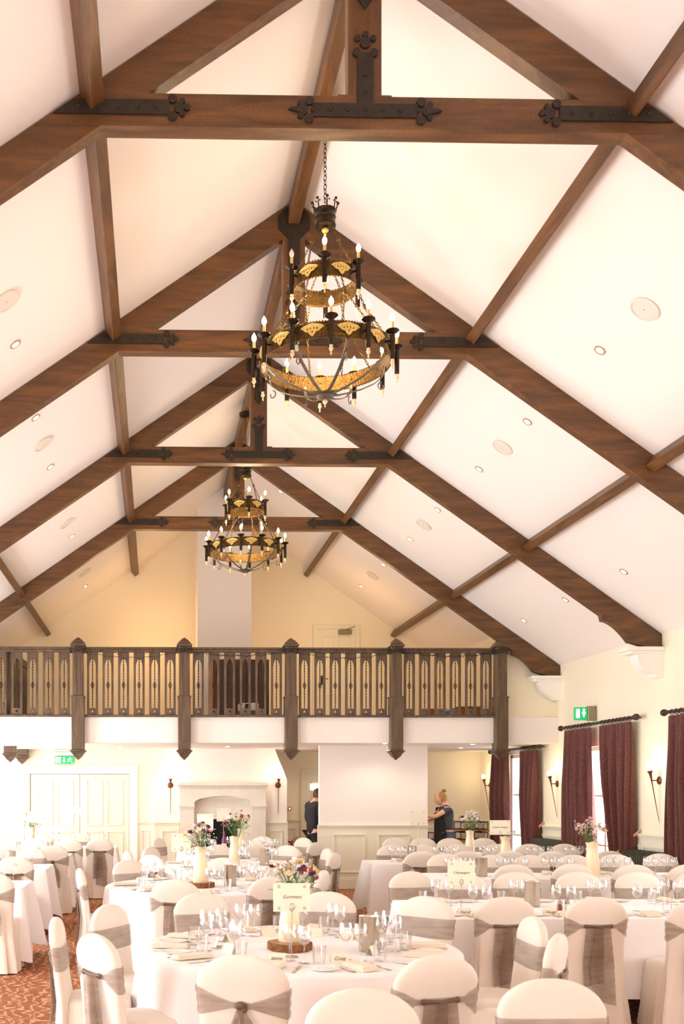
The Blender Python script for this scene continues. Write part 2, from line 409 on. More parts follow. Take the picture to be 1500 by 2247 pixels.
# lower end wall to the left of the chimney breast, chimney breast and alcove under the gallery
YLW = 18.55
DX0, DX1, DZ = -2.3, -.47, 1.96
mb = MB().box(XL, DX0, YLW, YLW+.2, 0, 2.45).box(DX1, .05, YLW, YLW+.2, 0, 2.45).box(.05, .5, YLW, YLW+.2, 1.8, 2.45).box(DX0, DX1, YLW, YLW+.2, DZ, 2.45)
struct(mb.build('wall_far_left', M['cream']))
mb = MB().prism([(.003, 0), (.42, 0), (.42, 1.06), (.42, 1.9), (.33, 2.82), (.003, 1.86)], 18.3, YE)
mb = MB()
mb.box(.003, .45, 18.3, YE, 0, 1.86).box(2.02, 2.415, 18.3, YE, 0, 1.86).box(.45, 2.02, 18.3, YE, 1.5, 1.86).box(.45, 2.02, 18.95, YE, 0, 1.5)
mb.prism([(.003, 1.86), (2.415, 1.86), (2.03, 2.82), (.39, 2.82)], 18.3, YE)
mb.prism([(.78, 2.82), (1.767, 2.82), (1.767, roofz(1.767)), (XC, ZR), (.78, roofz(.78))], 18.3, YE)
struct(mb.build('wall_chimney_breast', M['ceiling']))
# screen wall in front of the service area
SX0, SX1, SY = 2.76, 4.58, 16.75
struct(MB().box(SX0, SX1, SY, SY+.13, 0, 2.41).build('wall_screen', M['ceiling']))
# gallery slab, fascia and the closed bay to the right of it
GY, GZ0, GZ1 = 15.9, 2.41, 2.82
struct(MB().box(XL, XR, GY, YE, GZ0, GZ1).build('ceiling_under_gallery', M['ceiling']))
struct(MB().prism([(5.62, GZ1), (XR, GZ1), (XR, roofz(XR)), (5.62, roofz(5.62))], GY+.11, YE).build('wall_gallery_side', M['cream']))

# panelled dado: rail, skirting and raised frames
def frame(mb, x0, x1, z0, z1, y, w=.03, d=.018):
    for a, b, c, e in ((x0, x1, z0, z0+w), (x0, x1, z1-w, z1), (x0, x0+w, z0+w, z1-w), (x1-w, x1, z0+w, z1-w)):
        mb.bbox(a, b, y-d, y, c, e, .004)
    w2 = w*.45
    for a, b, c, e in ((x0+w, x1-w, z0+w, z0+w+w2), (x0+w, x1-w, z1-w-w2, z1-w), (x0+w, x0+w+w2, z0+w, z1-w), (x1-w-w2, x1-w, z0+w, z1-w)):
        mb.box(a, b, y-d*.45, y, c, e)
TN = 0
def dado(segs, y, panels, T=None, m='panelpaint', zr=1.08):
    """segs of (x0,x1) on a wall whose face is at y looking towards -y; T turns it for side walls"""
    global TN; TN += 1; mb = MB()
    for x0, x1 in segs:
        mb.box(x0, x1, y-.012, y, 0, zr-.03).bbox(x0-.0, x1+.0, y-.045, y, zr-.03, zr, .008).bbox(x0, x1, y-.03, y, zr-.055, zr-.03, .006)
        mb.bbox(x0, x1, y-.028, y, 0, .17, .006).bbox(x0, x1, y-.022, y, .17, .195, .006)
    for x0, x1 in panels: frame(mb, x0, x1, .27, zr-.15, y-.012)
    if T: mb.v = [tuple(T @ Vector(v)) for v in mb.v]
    return struct(mb.build('trim_%d' % TN, M[m]))
dado([(SX0-.04, SX1+.0)], SY, [(2.98, 3.53), (3.73, 4.28-.0)], None)
dado([(XL, DX0-.13), (DX1+.13, 0)], YLW, [(-3.6, -2.62), (-.26, -.1)])
dado([(.003, .44), (2.0, 2.43)], 18.3, [(.12, .38), (2.1, 2.34)])
dado([(2.415, 2.86), (3.95, XR)], YE, [(2.5, 2.78), (4.2, 4.9), (5.1, 5.8)])
TRW = tr(XR, 0, 0) @ rot('Z', -pi/2)   # local x -> -world y ; local -y -> -world x
segs = []; pans = []
ed = sorted([y for y in WINY_R])
prev = YB
for y in ed+[YE+.6]:
    a, b = prev, y-.6
    if b > a+.1:
        segs.append((-b, -a)); n = max(1, int((b-a-.1)/.62)); w = (b-a-.12)/n
        for k in range(n): pans.append((-b+.06+k*w+.06, -b+.06+(k+1)*w-.02))
    prev = y+.6
dado(segs, 0, pans, TRW)

# ------------------------------------------------------------------ doors
def leaf(parent, x0, x1, z0, z1, y, name='door_leaf', rows=((.09, .42), (.46, .955))):
    w = x1-x0; h = z1-z0; mb = MB().bbox(x0, x1, y, y+.045, z0, z1, .003)
    for a, b in rows:
        for c in (0, 1):
            frame(mb, x0+w*(.12+c*.42), x0+w*(.46+c*.42), z0+h*a, z0+h*b, y, .028, .014)
    return mb.build(name, M['panelpaint'], parent)
d = MB()
d.bbox(DX0-.13, DX0, YLW-.03, YLW+.05, 0, DZ, .006).bbox(DX1, DX1+.13, YLW-.03, YLW+.05, 0, DZ, .006).bbox(DX0-.13, DX1+.13, YLW-.03, YLW+.05, DZ, DZ+.12, .006)
d.bbox(DX0-.155, DX0-.10, YLW-.048, YLW+.01, 0, DZ+.105, .006).bbox(DX1+.10, DX1+.155, YLW-.048, YLW+.01, 0, DZ+.105, .006).bbox(DX0-.16, DX1+.16, YLW-.052, YLW+.01, DZ+.105, DZ+.155, .006)
D1 = struct(d.build('door_1', M['white']))
xm = (DX0+DX1)/2
leaf(D1, DX0+.005, xm-.004, .01, DZ-.005, YLW+.01, 'door_leaf', ((.12, .46), (.51, .95)))
leaf(D1, xm+.004, DX1-.005, .01, DZ-.005, YLW+.01, 'door_leaf', ((.12, .46), (.51, .95)))
# door in the service recess
d = MB(); a0, a1, az = 2.98, 3.80, 1.98
for x0, x1, z0, z1 in ((a0-.1, a0, 0, az+.1), (a1, a1+.1, 0, az+.1), (a0, a1, az, az+.1)): d.bbox(x0, x1, YE-.05, YE, z0, z1, .006)
D2 = struct(d.build('door_2', M['panelpaint'])); leaf(D2, a0, a1, .01, az, YE-.03)
mb = MB().box(3.06, 3.25, YE-.05, YE-.035, 1.66, 1.79); mb.build('vision_panel', M['sign_white'], D2)
# door on the gallery
gx0, gx1, gz = 4.32-.0, 5.06, GZ1+2.02
g0 = (697-388)/2200+.022; g1 = (780-388)/2200+.022; gx0, gx1 = g0*YE, g1*YE
d = MB()
for x0, x1, z0, z1 in ((gx0-.09, gx0, GZ1, gz+.09), (gx1, gx1+.09, GZ1, gz+.09), (gx0, gx1, gz, gz+.09)): d.bbox(x0, x1, YE-.05, YE, z0, z1, .006)
D3 = struct(d.build('door_3', M['panelpaint'])); leaf(D3, gx0, gx1, GZ1+.01, gz, YE-.03, 'door_leaf', ((.06, .36), (.42, .94)))
mb = MB().bbox(gx1-.34, gx1-.08, YE-.11, YE-.05, gz-.11, gz-.02, .01); mb.beam((gx1-.2, YE-.08, gz-.02), (gx1-.02, YE-.14, gz+.04), .02, .015); mb.build('door_closer', M['hinge'], D3)
mb = MB().bbox(gx0+.06, gx0+.1, YE-.06, YE-.045, GZ1+.92, GZ1+1.1, .004); mb.tube([(gx0+.08, YE-.06, GZ1+1.03), (gx0+.08, YE-.1, GZ1+1.03), (gx0+.2, YE-.1, GZ1+1.03)], .01); mb.build('door_handle', M['iron'], D3)

# ------------------------------------------------------------------ roof trusses
FT = .11
_st = [0]
def dome(mb, x, z, r, y):
    _st[0] += 1; q = y-.0006*(1+_st[0] % 7)
    mb.prism([(x+r*cos(a*pi/6), z+r*sin(a*pi/6)) for a in range(12)], q, -.0005*(_st[0] % 5))
def strap(mb, x0, x1, z, w, y=-.006, cut=0, fl=1, fr=1):
    """horizontal iron strap with scrolled ends"""
    mb.prism([(x0+cut, z+w/2), (x1, z+w/2), (x1, z-w/2), (x0, z-w/2)], y, 0)
    for f, x, s in ((fl, x0, -1), (fr, x1, 1)):
        if f:
            for dx, dz, r in ((.02, .055, .028), (.02, -.055, .028), (.06, 0, .034), (.075, .04, .018), (.075, -.04, .018)):
                dome(mb, x+s*dx, z+dz, r, y)
            mb.prism([(x+s*.05, z+.026), (x+s*.13, z+.008), (x+s*.15, z), (x+s*.13, z-.008), (x+s*.05, z-.026)], y-.0055, -.0031)
def bolts(mb, pts, y=-.006):
    for x, z in pts: mb.ball((x, y, z), .014, 8, 4)
TT0 = 5.775; TT1 = 5.98
def make_truss(label):
    t = thing('roof_truss', label, 'roof truss', (XC, 0, 0), 0, 'brown timber roof trusses')
    dd = .235
    for sg in (-1, 1):
        vt = dd/cos(math.atan(SL))
        n = 1
        pts = [(0, ZR-.012), (5.13, ZR-.012-SL*5.13), (5.13, 3.475), (4.86, 3.475), (0, ZR-vt-.012)]
        zz = lambda x: ZR-.012-SL*x
        pts = [(0, zz(0)), (5.14, zz(5.14)), (5.14, 3.475), ((ZR-vt-.012-3.475)/SL, 3.475), (0, ZR-vt-.012)]
        MB().prism([(sg*x, z) for x, z in pts], 0, FT).build('rafter', M['beamx'], t)
        h = [(4.38, ZR-vt-.012-SL*4.38), (4.40, ZR-vt-.08-SL*4.38), (4.5, 3.68), (4.6, 3.59), (4.68, 3.475), (5.0, 3.475)]
        h = [(4.36, ZR-vt-.0-SL*4.36), (4.38, ZR-vt-.09-SL*4.36)]+[(4.38+.34*k/6, ZR-vt-.09-SL*4.36-.27*(k/6)**1.7) for k in range(1, 7)]+[(4.95, 3.478), ((ZR-vt-.012-3.476)/SL, 3.479)]
        h = [(x, max(z, 3.4755)) for x, z in h]
        MB().prism([(sg*x, z) for x, z in h], .003, FT-.003).build('haunch', M['beamx'], t)
    MB().prism([(-1.86, TT0), (1.86, TT0), (1.86-.31, TT1), (-1.86+.31, TT1)], -.004, FT+.004).build('collar_beam', M['beamx'], t)
    MB().bbox(-.105, .105, -.002, FT+.002, TT1, ZR-.15, .006).bbox(-.17, .17, -.003, FT+.003, TT1-.02, TT1+.014, .005).build('king_post', M['beamz'], t)
    # ironwork
    i = MB(); z = (TT0+TT1)/2+.01; strap(i, -.33, .33, z, .085, -.012)
    i.box(-.05, .05, -.0135, -.0011, z-.03, z+.36)
    for dx, dz, r in ((.055, .36, .026), (-.055, .36, .026), (0, .42, .034), (.05, .45, .02), (-.05, .45, .02), (0, .475, .018)):
        dome(i, dx, z+dz, r, -.012)
    bolts(i, [(x*.11, z) for x in (-3, -2, -1, 0, 1, 2, 3)]+[(0, z+.12), (0, z+.22), (0, z+.32)], -.013)
    i.v = [(x, y-.004, z_) for x, y, z_ in i.v]; i.build('centre_iron_strap', M['iron'], t)
    for sg in (-1, 1):
        i = MB(); strap(i, 1.26, 2.06, z-.0, .085, -.012, 0, 1, 0)
        i.v = [v for v in i.v]
        i = MB(); zt, zb = z+.045, z-.045; xr = lambda q: (ZR-.03-q)/SL
        i.prism([(1.22, zt), (xr(zt), zt), (xr(zb), zb), (1.22, zb)], -.012, 0)
        for dx, dz, r in ((-.02, .055, .028), (-.02, -.055, .028), (-.06, 0, .034), (-.08, .04, .018), (-.08, -.04, .018), (-.11, 0, .02)):
            dome(i, 1.22+dx, z+dz, r, -.012)
        bolts(i, [(1.3+.12*k, z) for k in range(5)], -.013)
        i.v = [(sg*x, y-.006, zz_) for x, y, zz_ in i.v]; i.build('end_iron_strap', M['iron'], t)
    i = MB(); zc = ZR-.22
    i.prism([(.16*cos(a*pi/4+pi/8), zc+.16*sin(a*pi/4+pi/8)) for a in range(8)], -.014, 0)
    i.prism([(-.055, zc-.1), (.055, zc-.1), (.055, zc-.40), (0, zc-.48), (-.055, zc-.40)], -.012, -.0007)
    bolts(i, [(-.09, zc), (.09, zc), (0, zc-.25), (0, zc-.38)], -.014)
    i.v = [(x, y-.002, z_) for x, y, z_ in i.v]; i.build('apex_iron_plate', M['iron'], t)
    return t
tl = ['brown timber roof truss nearest the camera, in front of the large chandelier', 'brown timber roof truss second from the camera, behind the large chandelier',
      'brown timber roof truss third from the camera, just above the far chandelier', 'brown timber roof truss farthest away, its collar behind the far chandelier']
T0 = First(make_truss(tl[0]))
for y, l in zip(TR, tl): T0((XC, y, 0), 0, l)
# plaster corbels under the truss feet
def corbel_mesh():
    m_ = MB(); pr = [(0, 0), (-.46, 0), (-.46, -.045), (-.42, -.06), (-.40, -.085), (-.34, -.1), (-.33, -.16), (-.30, -.22), (-.25, -.28), (-.17, -.325), (-.12, -.34), (-.09, -.38), (0, -.40)]
    m_.prism([(x, z) for x, z in pr], -.1, .1); m_.bbox(-.48, 0, -.135, .135, -.05, 0, .008); m_.bbox(-.43, 0, -.12, .12, -.09, -.05, .008)
    return m_
names = {(1, 0): 'first', (1, 1): 'second', (1, 2): 'third', (1, 3): 'fourth'}
cb = None
for sg in (1, -1):
    for k, y in enumerate(TR):
        x = XR if sg > 0 else XL
        if not (sg > 0 and k >= 2): continue
        o = corbel_mesh().build('corbel', M['white'])
        o.location = (x, y+FT/2, 3.475)
        tag(o, 'white plaster corbel on the right wall, %s' % ('under the foot of the third truss' if k == 2 else 'tucked beside the gallery under the farthest truss foot'), 'corbel', 'white plaster corbels')
# purlins and ridge beam, cut between trusses
def seglab(k): return ['in front of the nearest truss', 'between the first and second trusses', 'between the second and third trusses', 'between the third and fourth trusses', 'over the gallery behind the last truss'][k]
edges = [(2.9, TR[0])]+[(TR[i]+FT, TR[i+1]) for i in range(3)]+[(TR[3]+FT, YE)]
th = math.atan(SL)
for nm, dx, w, h in (('upper', 1.70, .10, .14), ('lower', 3.42, .10, .13)):
    for sg in (-1, 1):
        for k, (y0, y1) in enumerate(edges):
            if k == 0 and nm == 'lower': continue
            if sg < 0 and nm == 'lower' and k < 3: continue
            x = XC+sg*dx; zc = ZR-SL*dx-.070
            up = Vector((sg*sin(th), 0, cos(th)))
            mb = MB().beam((0, y0, 0), (0, y1, 0), w, h, up)
            if sg > 0 and nm == 'lower' and k == 4: y1 = YE
            o = mb.build('purlin', M['beamy']); o.location = (x, 0, zc-.02)
            tag(o, 'brown %s purlin on the %s roof slope %s' % (nm, 'left' if sg < 0 else 'right', seglab(k)), 'beam', 'purlins under the white ceiling')
for k, (y0, y1) in enumerate(edges):
    if k == 4: y1 = 18.3
    o = MB().beam((0, y0, 0), (0, y1, 0), .11, .17).build('ridge_beam', M['beamy']); o.location = (XC, 0, ZR-.15)
    tag(o, 'brown ridge beam at the top of the ceiling %s' % seglab(k), 'beam', 'ridge beam lengths')

# ------------------------------------------------------------------ downlights and speakers in the slopes
dl = None
def slope_T(x, y):
    sg = 1 if x > XC else -1
    return tr(x, y, roofz(x)) @ rot('Y', sg*th)
def place_on_slope(px, py):
    """foot point on the roof slope seen in that direction from the camera stand"""
    c_, s_ = cos(.022), sin(.022); r_ = (px-388)/2200; u = -(py-1735)/2200
    dx, dy = r_*c_+s_, c_-r_*s_
    for sg in (-1, 1):
        # 1.65+u t = ZR - SL*sg*(dx t - XC)
        tt = (ZR-1.65+SL*sg*XC)/(u+SL*sg*dx)
        x = dx*tt
        if tt > 0 and sg*(x-XC) >= 0: return x, dy*tt
SP = [(1316, 768), (1157, 925), (1051, 1029), (960, 1118), (900, 1183), (841, 1239), (792, 1286), (1368, 1254), (1240, 1316), (1149, 1361), (33, 755), (78, 916), (110, 1024), (137, 1114), (157, 1177), (187, 1286), (616, 1078)]
LB = ['upper right slope, nearest, beside the biggest speaker', 'upper right slope behind second truss, before the speaker', 'upper right slope behind second truss, after the speaker',
      'upper right slope just behind the third truss', 'upper right slope behind the third truss, after the speaker', 'right slope over the gallery, before the speaker', 'right slope over the gallery, unlit one nearest the end wall',
      'lower right slope, nearest of the low row', 'lower right slope, middle of the low row', 'lower right slope, farthest of the low row',
      'left slope, nearest the camera at the picture edge', 'left slope just behind the second truss', 'left slope just past the nearest small speaker', 'left slope just behind the third truss', 'left slope past the second small speaker', 'left slope low over the gallery', 'right slope close to the ridge behind the far chandelier']
t = thing('downlight', 'x', 'ceiling light')
MB().lathe([(.036, -.001), (.052, -.001), (.052, -.008), (.036, -.008), (.036, -.001)], 20, cap=False).build('rim', M['spotring'], t)
MB().lathe([(.001, -.003), (.036, -.003)], 20, cap=False).build('lamp_face', M['spotlit'], t)
DLF = First(t)
for (p, l) in zip(SP, LB):
    x, y = place_on_slope(*p); sg = 1 if x > XC else -1
    o = DLF((x, y, roofz(x)), 0, 'recessed ceiling spotlight, '+l, 'recessed ceiling spotlights'); o.rotation_euler = (0, sg*th, 0)
t = thing('ceiling_speaker', 'x', 'speaker')
MB().lathe([(.12, -.001), (.125, -.012), (.105, -.016), (.104, -.008)], 32, cap=False).build('rim', M['speaker'], t)
MB().lathe([(.001, -.012), (.106, -.010)], 32, cap=False).build('grille', M['speaker'], t)
MB().lathe([(.001, -.015), (.006, -.014), (.006, -.011)], 8, cap=False).build('centre_screw', M['spotring'], t)
SPF = First(t)
for p, l in zip([(1414, 677), (1102, 981), (929, 1151), (818, 1263), (12, 660), (93, 974), (146, 1148), (186, 1257)],
                ['right slope, largest and nearest', 'right slope between the second and third trusses', 'right slope behind the third truss', 'right slope over the gallery',
                 'left slope, cut by the picture edge', 'left slope between the second and third trusses', 'left slope between the third and last trusses', 'left slope over the gallery']):
    x, y = place_on_slope(*p); sg = 1 if x > XC else -1
    o = SPF((x, y, roofz(x)), 0, 'round pale ceiling speaker grille, '+l, 'round ceiling speakers'); o.rotation_euler = (0, sg*th, 0)

# ------------------------------------------------------------------ chandeliers
def chain_mb(p0, p1, link=.034, wire=.0026, sag=0):
    p0, p1 = Vector(p0), Vector(p1); L = (p1-p0).length; n = max(2, int(L/(link*.78))); mb = MB(); d = (p1-p0).normalized()
    u = d.orthogonal().normalized(); w = d.cross(u)
    for i in range(n):
        f = (i+.5)/n; c = p0.lerp(p1, f)+Vector((0, 0, -sag*4*f*(1-f)))
        a = u if i % 2 else w; hw = link*.27; hl = link*.5
        pts = [c+a*hw*cos(q)*1.0+d*hl*sin(q) for q in [2*pi*k/8 for k in range(8)]]
        mb.tube(pts, wire, 4, close=True)
    return mb
def candle_holder(parent, x, y, z, r_scale, lit, ang):
    h = MB()
    h.lathe([(.016, -.20), (.019, -.19), (.019, -.03), (.023, -.02), (.019, -.01), (.036, 0), (.052, .012), (.05, .018), (.03, .01), (.012, .012)], 14, tr(x, y, z))
    o = h.build('candle_holder', M['darkbronze'], parent, True)
    MB().lathe([(.003, -.275), (.008, -.262), (.004, -.25), (.015, -.235), (.017, -.225), (.009, -.212), (.014, -.205), (.012, -.2)], 10, tr(x, y, z)).build('drop_finial', M['crystal'], o, True)
    MB().lathe([(.0115, .012), (.0115, .085)], 10, tr(x, y, z)).build('candle_tube', M['candle'], o, True)
    MB().lathe([(.006, .085), (.014, .098), (.019, .115), (.016, .132), (.007, .146), (.001, .158)], 10, tr(x, y, z)).build('bulb', M['bulb' if lit else 'bulboff'], o, True)
def band(R, z0, z1):
    mb = MB(); n = 60; t_ = .006
    mb.lathe([(R, z0), (R, z1), (R-t_, z1), (R-t_, z0), (R, z0)], n, cap=False)
    for zz in (z0, z1):
        mb.tube([(R*cos(2*pi*k/n), R*sin(2*pi*k/n), zz) for k in range(n)], .006, 6, close=True)
        for k in range(int(R*2*pi/.022)):
            a = k/int(R*2*pi/.022)*2*pi; mb.ball((R*cos(a), R*sin(a), zz+(.006 if zz == z1 else -.004)), .0075, 6, 4)
    return mb
def ornament(parent, R, ang, zc, s=1.0):
    mb = MB()
    out = [(-.088, .020), (-.07, .034), (-.045, .040), (-.02, .047), (0, .050), (.02, .047), (.045, .040), (.07, .034), (.088, .020), (.066, .004), (.05, -.012), (.03, -.014), (.018, -.034), (0, -.05), (-.018, -.034), (-.03, -.014), (-.05, -.012), (-.066, .004)]
    holes = []
    for hx, hz in ((-.035, .008), (-.012, .012), (.012, .012), (.035, .008), (0, -.014)):
        holes.append([(hx+.005*cos(a*pi/3), hz+.008*sin(a*pi/3)) for a in range(6)])
    pm = plate([[(x*s, z*s) for x, z in out]]+[[(x*s, z*s) for x, z in h] for h in holes], .005)
    vs = []
    for x, y, z in pm.v:
        a = ang+x/R; rr = R+.010-y
        vs.append((rr*cos(a), rr*sin(a), zc+z))
    pm.v = vs; pm.build('gilt_ornament', M['brass'], parent)
def make_chandelier(label, y, a_lo, a_up, unlit=(), drop=0.0):
    t = thing('chandelier', label, 'chandelier', (XC+(.03 if y < 10 else -.03), y, 5.0), 0, 'two-tier iron chandeliers')
    R1, R2 = .508, .25; zt = ZR-.25-5.0
    # ceiling rose, suspension chain, crown
    MB().lathe([(.03, -.05), (.05, -.045), (.05, -.03), (.085, -.025), (.09, -.01), (.09, .015)], 20, tr(0, 0, zt)).build('ceiling_rose', M['darkbronze'], t, True)
    chain_mb((0, 0, zt-.05), (0, 0, 1.28), .045, .0035).build('suspension_chain', M['wire'], t)
    c = MB().lathe([(.045, 1.085), (.082, 1.088), (.086, 1.10), (.080, 1.115), (.080, 1.15), (.086, 1.16), (.080, 1.17), (.082, 1.2), (.088, 1.205), (.088, 1.215), (.078, 1.215), (.074, 1.12), (.04, 1.10)], 24)
    for k in range(8):
        a = 2*pi*k/8; T_ = rot('Z', a) @ tr(.084, 0, 1.212)
        c.beam(T_ @ Vector((0, 0, -.01)), T_ @ Vector((.010, 0, .05)), .022, .007, (1, 0, .2))
        c.ball(T_ @ Vector((.018, 0, .066)), .012, 8, 5); c.ball(T_ @ Vector((.012, .017, .045)), .007, 6, 4); c.ball(T_ @ Vector((.012, -.017, .045)), .007, 6, 4)
    cr = c.build('crown', M['darkbronze'], t, True)
    MB().lathe([(.001, 1.015), (.012, 1.03), (.008, 1.04), (.026, 1.055), (.028, 1.07), (.014, 1.085)], 12).build('crown_finial', M['brass'], cr, True)
    zu0, zu1 = .585, .70
    up = band(R2, zu0, zu1).build('upper_ring', M['bronze'], t, True)
    lo = band(R1, 0, .11).build('lower_ring', M['bronze'], t, True)
    for k in range(6): ornament(up, R2, a_up+(k+.5)*pi/3, zu0+.055, .95)
    for k in range(12): ornament(lo, R1, a_lo+(k+.5)*pi/6, .055, 1.0)
    for k in range(6):
        a = a_up+k*pi/3; candle_holder(t, (R2+.045)*cos(a), (R2+.045)*sin(a), zu1+.005, 1, k not in unlit, a)
    for k in range(12):
        a = a_lo+k*pi/6; candle_holder(t, (R1+.05)*cos(a), (R1+.05)*sin(a), .115, 1, True, a)
    # brackets that carry the sleeves
    b = MB()
    for k in range(6):
        a = a_up+k*pi/3; b.beam(((R2-.01)*cos(a), (R2-.01)*sin(a), zu0+.07), ((R2+.045)*cos(a), (R2+.045)*sin(a), zu0+.07), .022, .012)
    for k in range(12):
        a = a_lo+k*pi/6; b.beam(((R1-.01)*cos(a), (R1-.01)*sin(a), .06), ((R1+.05)*cos(a), (R1+.05)*sin(a), .06), .022, .012)
    b.build('sleeve_bracket', M['darkbronze'], t)
    # chains: crown to upper ring, through to lower ring, with small swags
    for k in range(3):
        a = a_up+(k+.5)*2*pi/3; p = (.065*cos(a), .065*sin(a), 1.09); q = (.12*cos(a), .12*sin(a), .95)
        m_ = chain_mb(p, q, .030, .0032); m_.ball(q, .017, 8, 5)
        for s_ in (-1, 1):
            aa = a+s_*.5; m_.add(*(lambda w: (w.v, w.f))(chain_mb(q, (R2*.98*cos(aa), R2*.98*sin(aa), zu1), .030, .0032)))
        m_.build('hanging_chain', M['bronze'], t)
    for k in range(6):
        a = a_up+(k+.5)*pi/3; q = ((R2+.055)*cos(a), (R2+.055)*sin(a), .44)
        m_ = chain_mb((R2*cos(a), R2*sin(a), zu0), q, .030, .0032); m_.ball(q, .019, 8, 5)
        for s_ in (-1, 1):
            aa = a+s_*.26; m_.add(*(lambda w: (w.v, w.f))(chain_mb(q, (R1*.98*cos(aa), R1*.98*sin(aa), .112), .030, .0032)))
        m_.build('hanging_chain', M['bronze'], t)
    for k in range(6):
        a = a_lo+(k+.25)*pi/3; chain_mb((R1*.97*cos(a), R1*.97*sin(a), .0), (.03*cos(a), .03*sin(a), -.16+.2), .026, .002, .02)
    # basket of straps beneath the lower ring
    for k in range(8):
        a = a_lo+.26+k*pi/4; s_ = MB(); pts = []
        prof = [(.50, .015), (.545, -.0), (.555, -.03), (.53, -.05), (.51, -.035), (.525, -.015)]
        pts = [((R1-.012)*1.0, .03), (R1-.014, -.02), (R1*.93, -.06), (R1*.8, -.115), (R1*.6, -.165), (R1*.4, -.20), (R1*.22, -.225), (.06, -.235)]
        for i in range(len(pts)-1):
            (r0, z0), (r1, z1) = pts[i], pts[i+1]
            s_.beam((r0*cos(a), r0*sin(a), z0), (r1*cos(a), r1*sin(a), z1), .026, .006, (0, 0, 1) if i else (cos(a), sin(a), 0), .001)
        sc = [(.47+.035*cos(q)*(1-.06*j), -.13-.0+.035*sin(q)*(1-.06*j)) for j, q in enumerate([pi*.5+j*.6 for j in range(10)])]
        s_.tube([(r_*cos(a), r_*sin(a), z_) for r_, z_ in sc], .005, 5)
        s_.build('basket_strap', M['steelstrap'], t)
    h = MB().lathe([(.02, -.27), (.05, -.262), (.07, -.245), (.06, -.225), (.02, -.215)], 18)
    for k in range(8):
        a = 2*pi*k/8; T_ = rot('Z', a)
        h.grid(4, 3, lambda u, v, T_=T_: T_ @ Vector((.03+.085*u, (v-.5)*.085*sin(pi*min(.95, u+.15)), -.262+.07*u-.05*u*u+abs(v-.5)*.016)))
    hb = h.build('leaf_hub', M['steelstrap'], t, True)
    MB().lathe([(.001, -.335), (.008, -.318), (.004, -.31), (.016, -.298), (.022, -.284), (.014, -.27)], 12).build('bottom_finial', M['crystal'], hb, True)
    return t
make_chandelier('large two-tier iron chandelier with lit candle bulbs, the nearer of the two', 7.87, -pi/2-.09, -pi/2-.18, (5,))
make_chandelier('two-tier iron chandelier with lit candle bulbs, farther away above the gallery front', 14.15, -pi/2-.2, -pi/2+.08)
light('POINT', 'chandelier_light', (XC, 7.87, 5.35), 42, (1, .70, .40), .22)
light('POINT', 'chandelier_light', (XC, 14.15, 5.35), 42, (1, .70, .40), .22)
light('POINT', 'gallery_downlight', (-.1, 18.7, 4.6), 24, (1, .60, .26), .08)
light('POINT', 'gallery_downlight', (3.3, 18.2, 4.4), 24, (1, .62, .30), .08)
for k, (x, y) in enumerate(((-2.6, 17.3), (-.6, 17.3), (1.25, 17.2), (2.2, 18.9), (5.4, 17.6), (3.7, 19.0), (-3.2, 16.3), (5.2, 16.3), (3.7, 16.04))):
    t = thing('soffit_downlight', 'recessed spotlight under the gallery, '+['over the left door leaf', 'over the right door leaf', 'in front of the fireplace', 'over the fire extinguisher', 'over the woman', 'behind the white screen wall', 'at the far left front edge', 'at the far right front edge', 'in front of the white screen wall'][k], 'ceiling light', (x, y, GZ0), 0, 'recessed spotlights under the gallery')
    MB().lathe([(.036, -.001), (.05, -.001), (.05, -.007), (.036, -.007), (.036, -.001)], 20, cap=False).build('rim', M['white'], t)
    MB().lathe([(.001, -.003), (.036, -.003)], 20, cap=False).build('lamp_face', M['spotlit'], t)
    light('SPOT', 'soffit_beam', (x, y, GZ0-.02), 20, (1, .88, .70), .04, (0, 0, 0), None, radians(150))

# ------------------------------------------------------------------ gallery balustrade
PX = [-2.9, -1.209, .466, 2.155, 3.83, 5.505]
def make_post(label):
    t = thing('gallery_post', label, 'post', (0, 0, 0), 0, 'carved oak gallery posts')
    b = MB(); b.bbox(-.1, .1, -.1, .1, 2.29, 3.13, .006).bbox(-.084, .084, -.084, .084, 3.12, 3.93, .006)
    b.bbox(-.11, .11, -.11, .11, 3.12, 3.145, .005)
    b.build('shaft', M['oak'], t)
    g = plate([[(-.034, 3.3), (-.034, 3.72), (-.02, 3.79), (0, 3.83), (.02, 3.79), (.034, 3.72), (.034, 3.3), (.02, 3.23), (0, 3.19), (-.02, 3.23)],
               [(-.024, 3.3), (-.024, 3.72), (-.014, 3.775), (0, 3.805), (.014, 3.775), (.024, 3.72), (.024, 3.3), (.014, 3.245), (0, 3.215), (-.014, 3.245)]], .012, tr(0, -.086, 0))
    g.build('carved_lancet', M['oak'], t)
    c = MB().bbox(-.12, .12, -.12, .12, 3.93, 3.965, .008).bbox(-.1, .1, -.1, .1, 3.965, 3.995, .006)
    c.loft([[Vector((x*s, y*s, z)) for x, y in ((-1, -1), (1, -1), (1, 1), (-1, 1))] for s, z in ((.085, 3.99), (.07, 4.02), (.004, 4.075))])
    c.bbox(-.1, .1, -.1, .1, 3.89, 3.93, .01)
    c.build('cap', M['oak'], t)
    d = MB().bbox(-.125, .125, -.125, .125, 2.265, 2.29, .006).bbox(-.105, .105, -.105, .105, 2.24, 2.265, .006).bbox(-.085, .085, -.085, .085, 2.215, 2.24, .006)
    d.loft([[Vector((x*s, y*s, z)) for x, y in ((-1, -1), (1, -1), (1, 1), (-1, 1))] for s, z in ((.004, 2.135), (.07, 2.2), (.075, 2.22))])
    d.build('pendant', M['oak'], t)
    return t
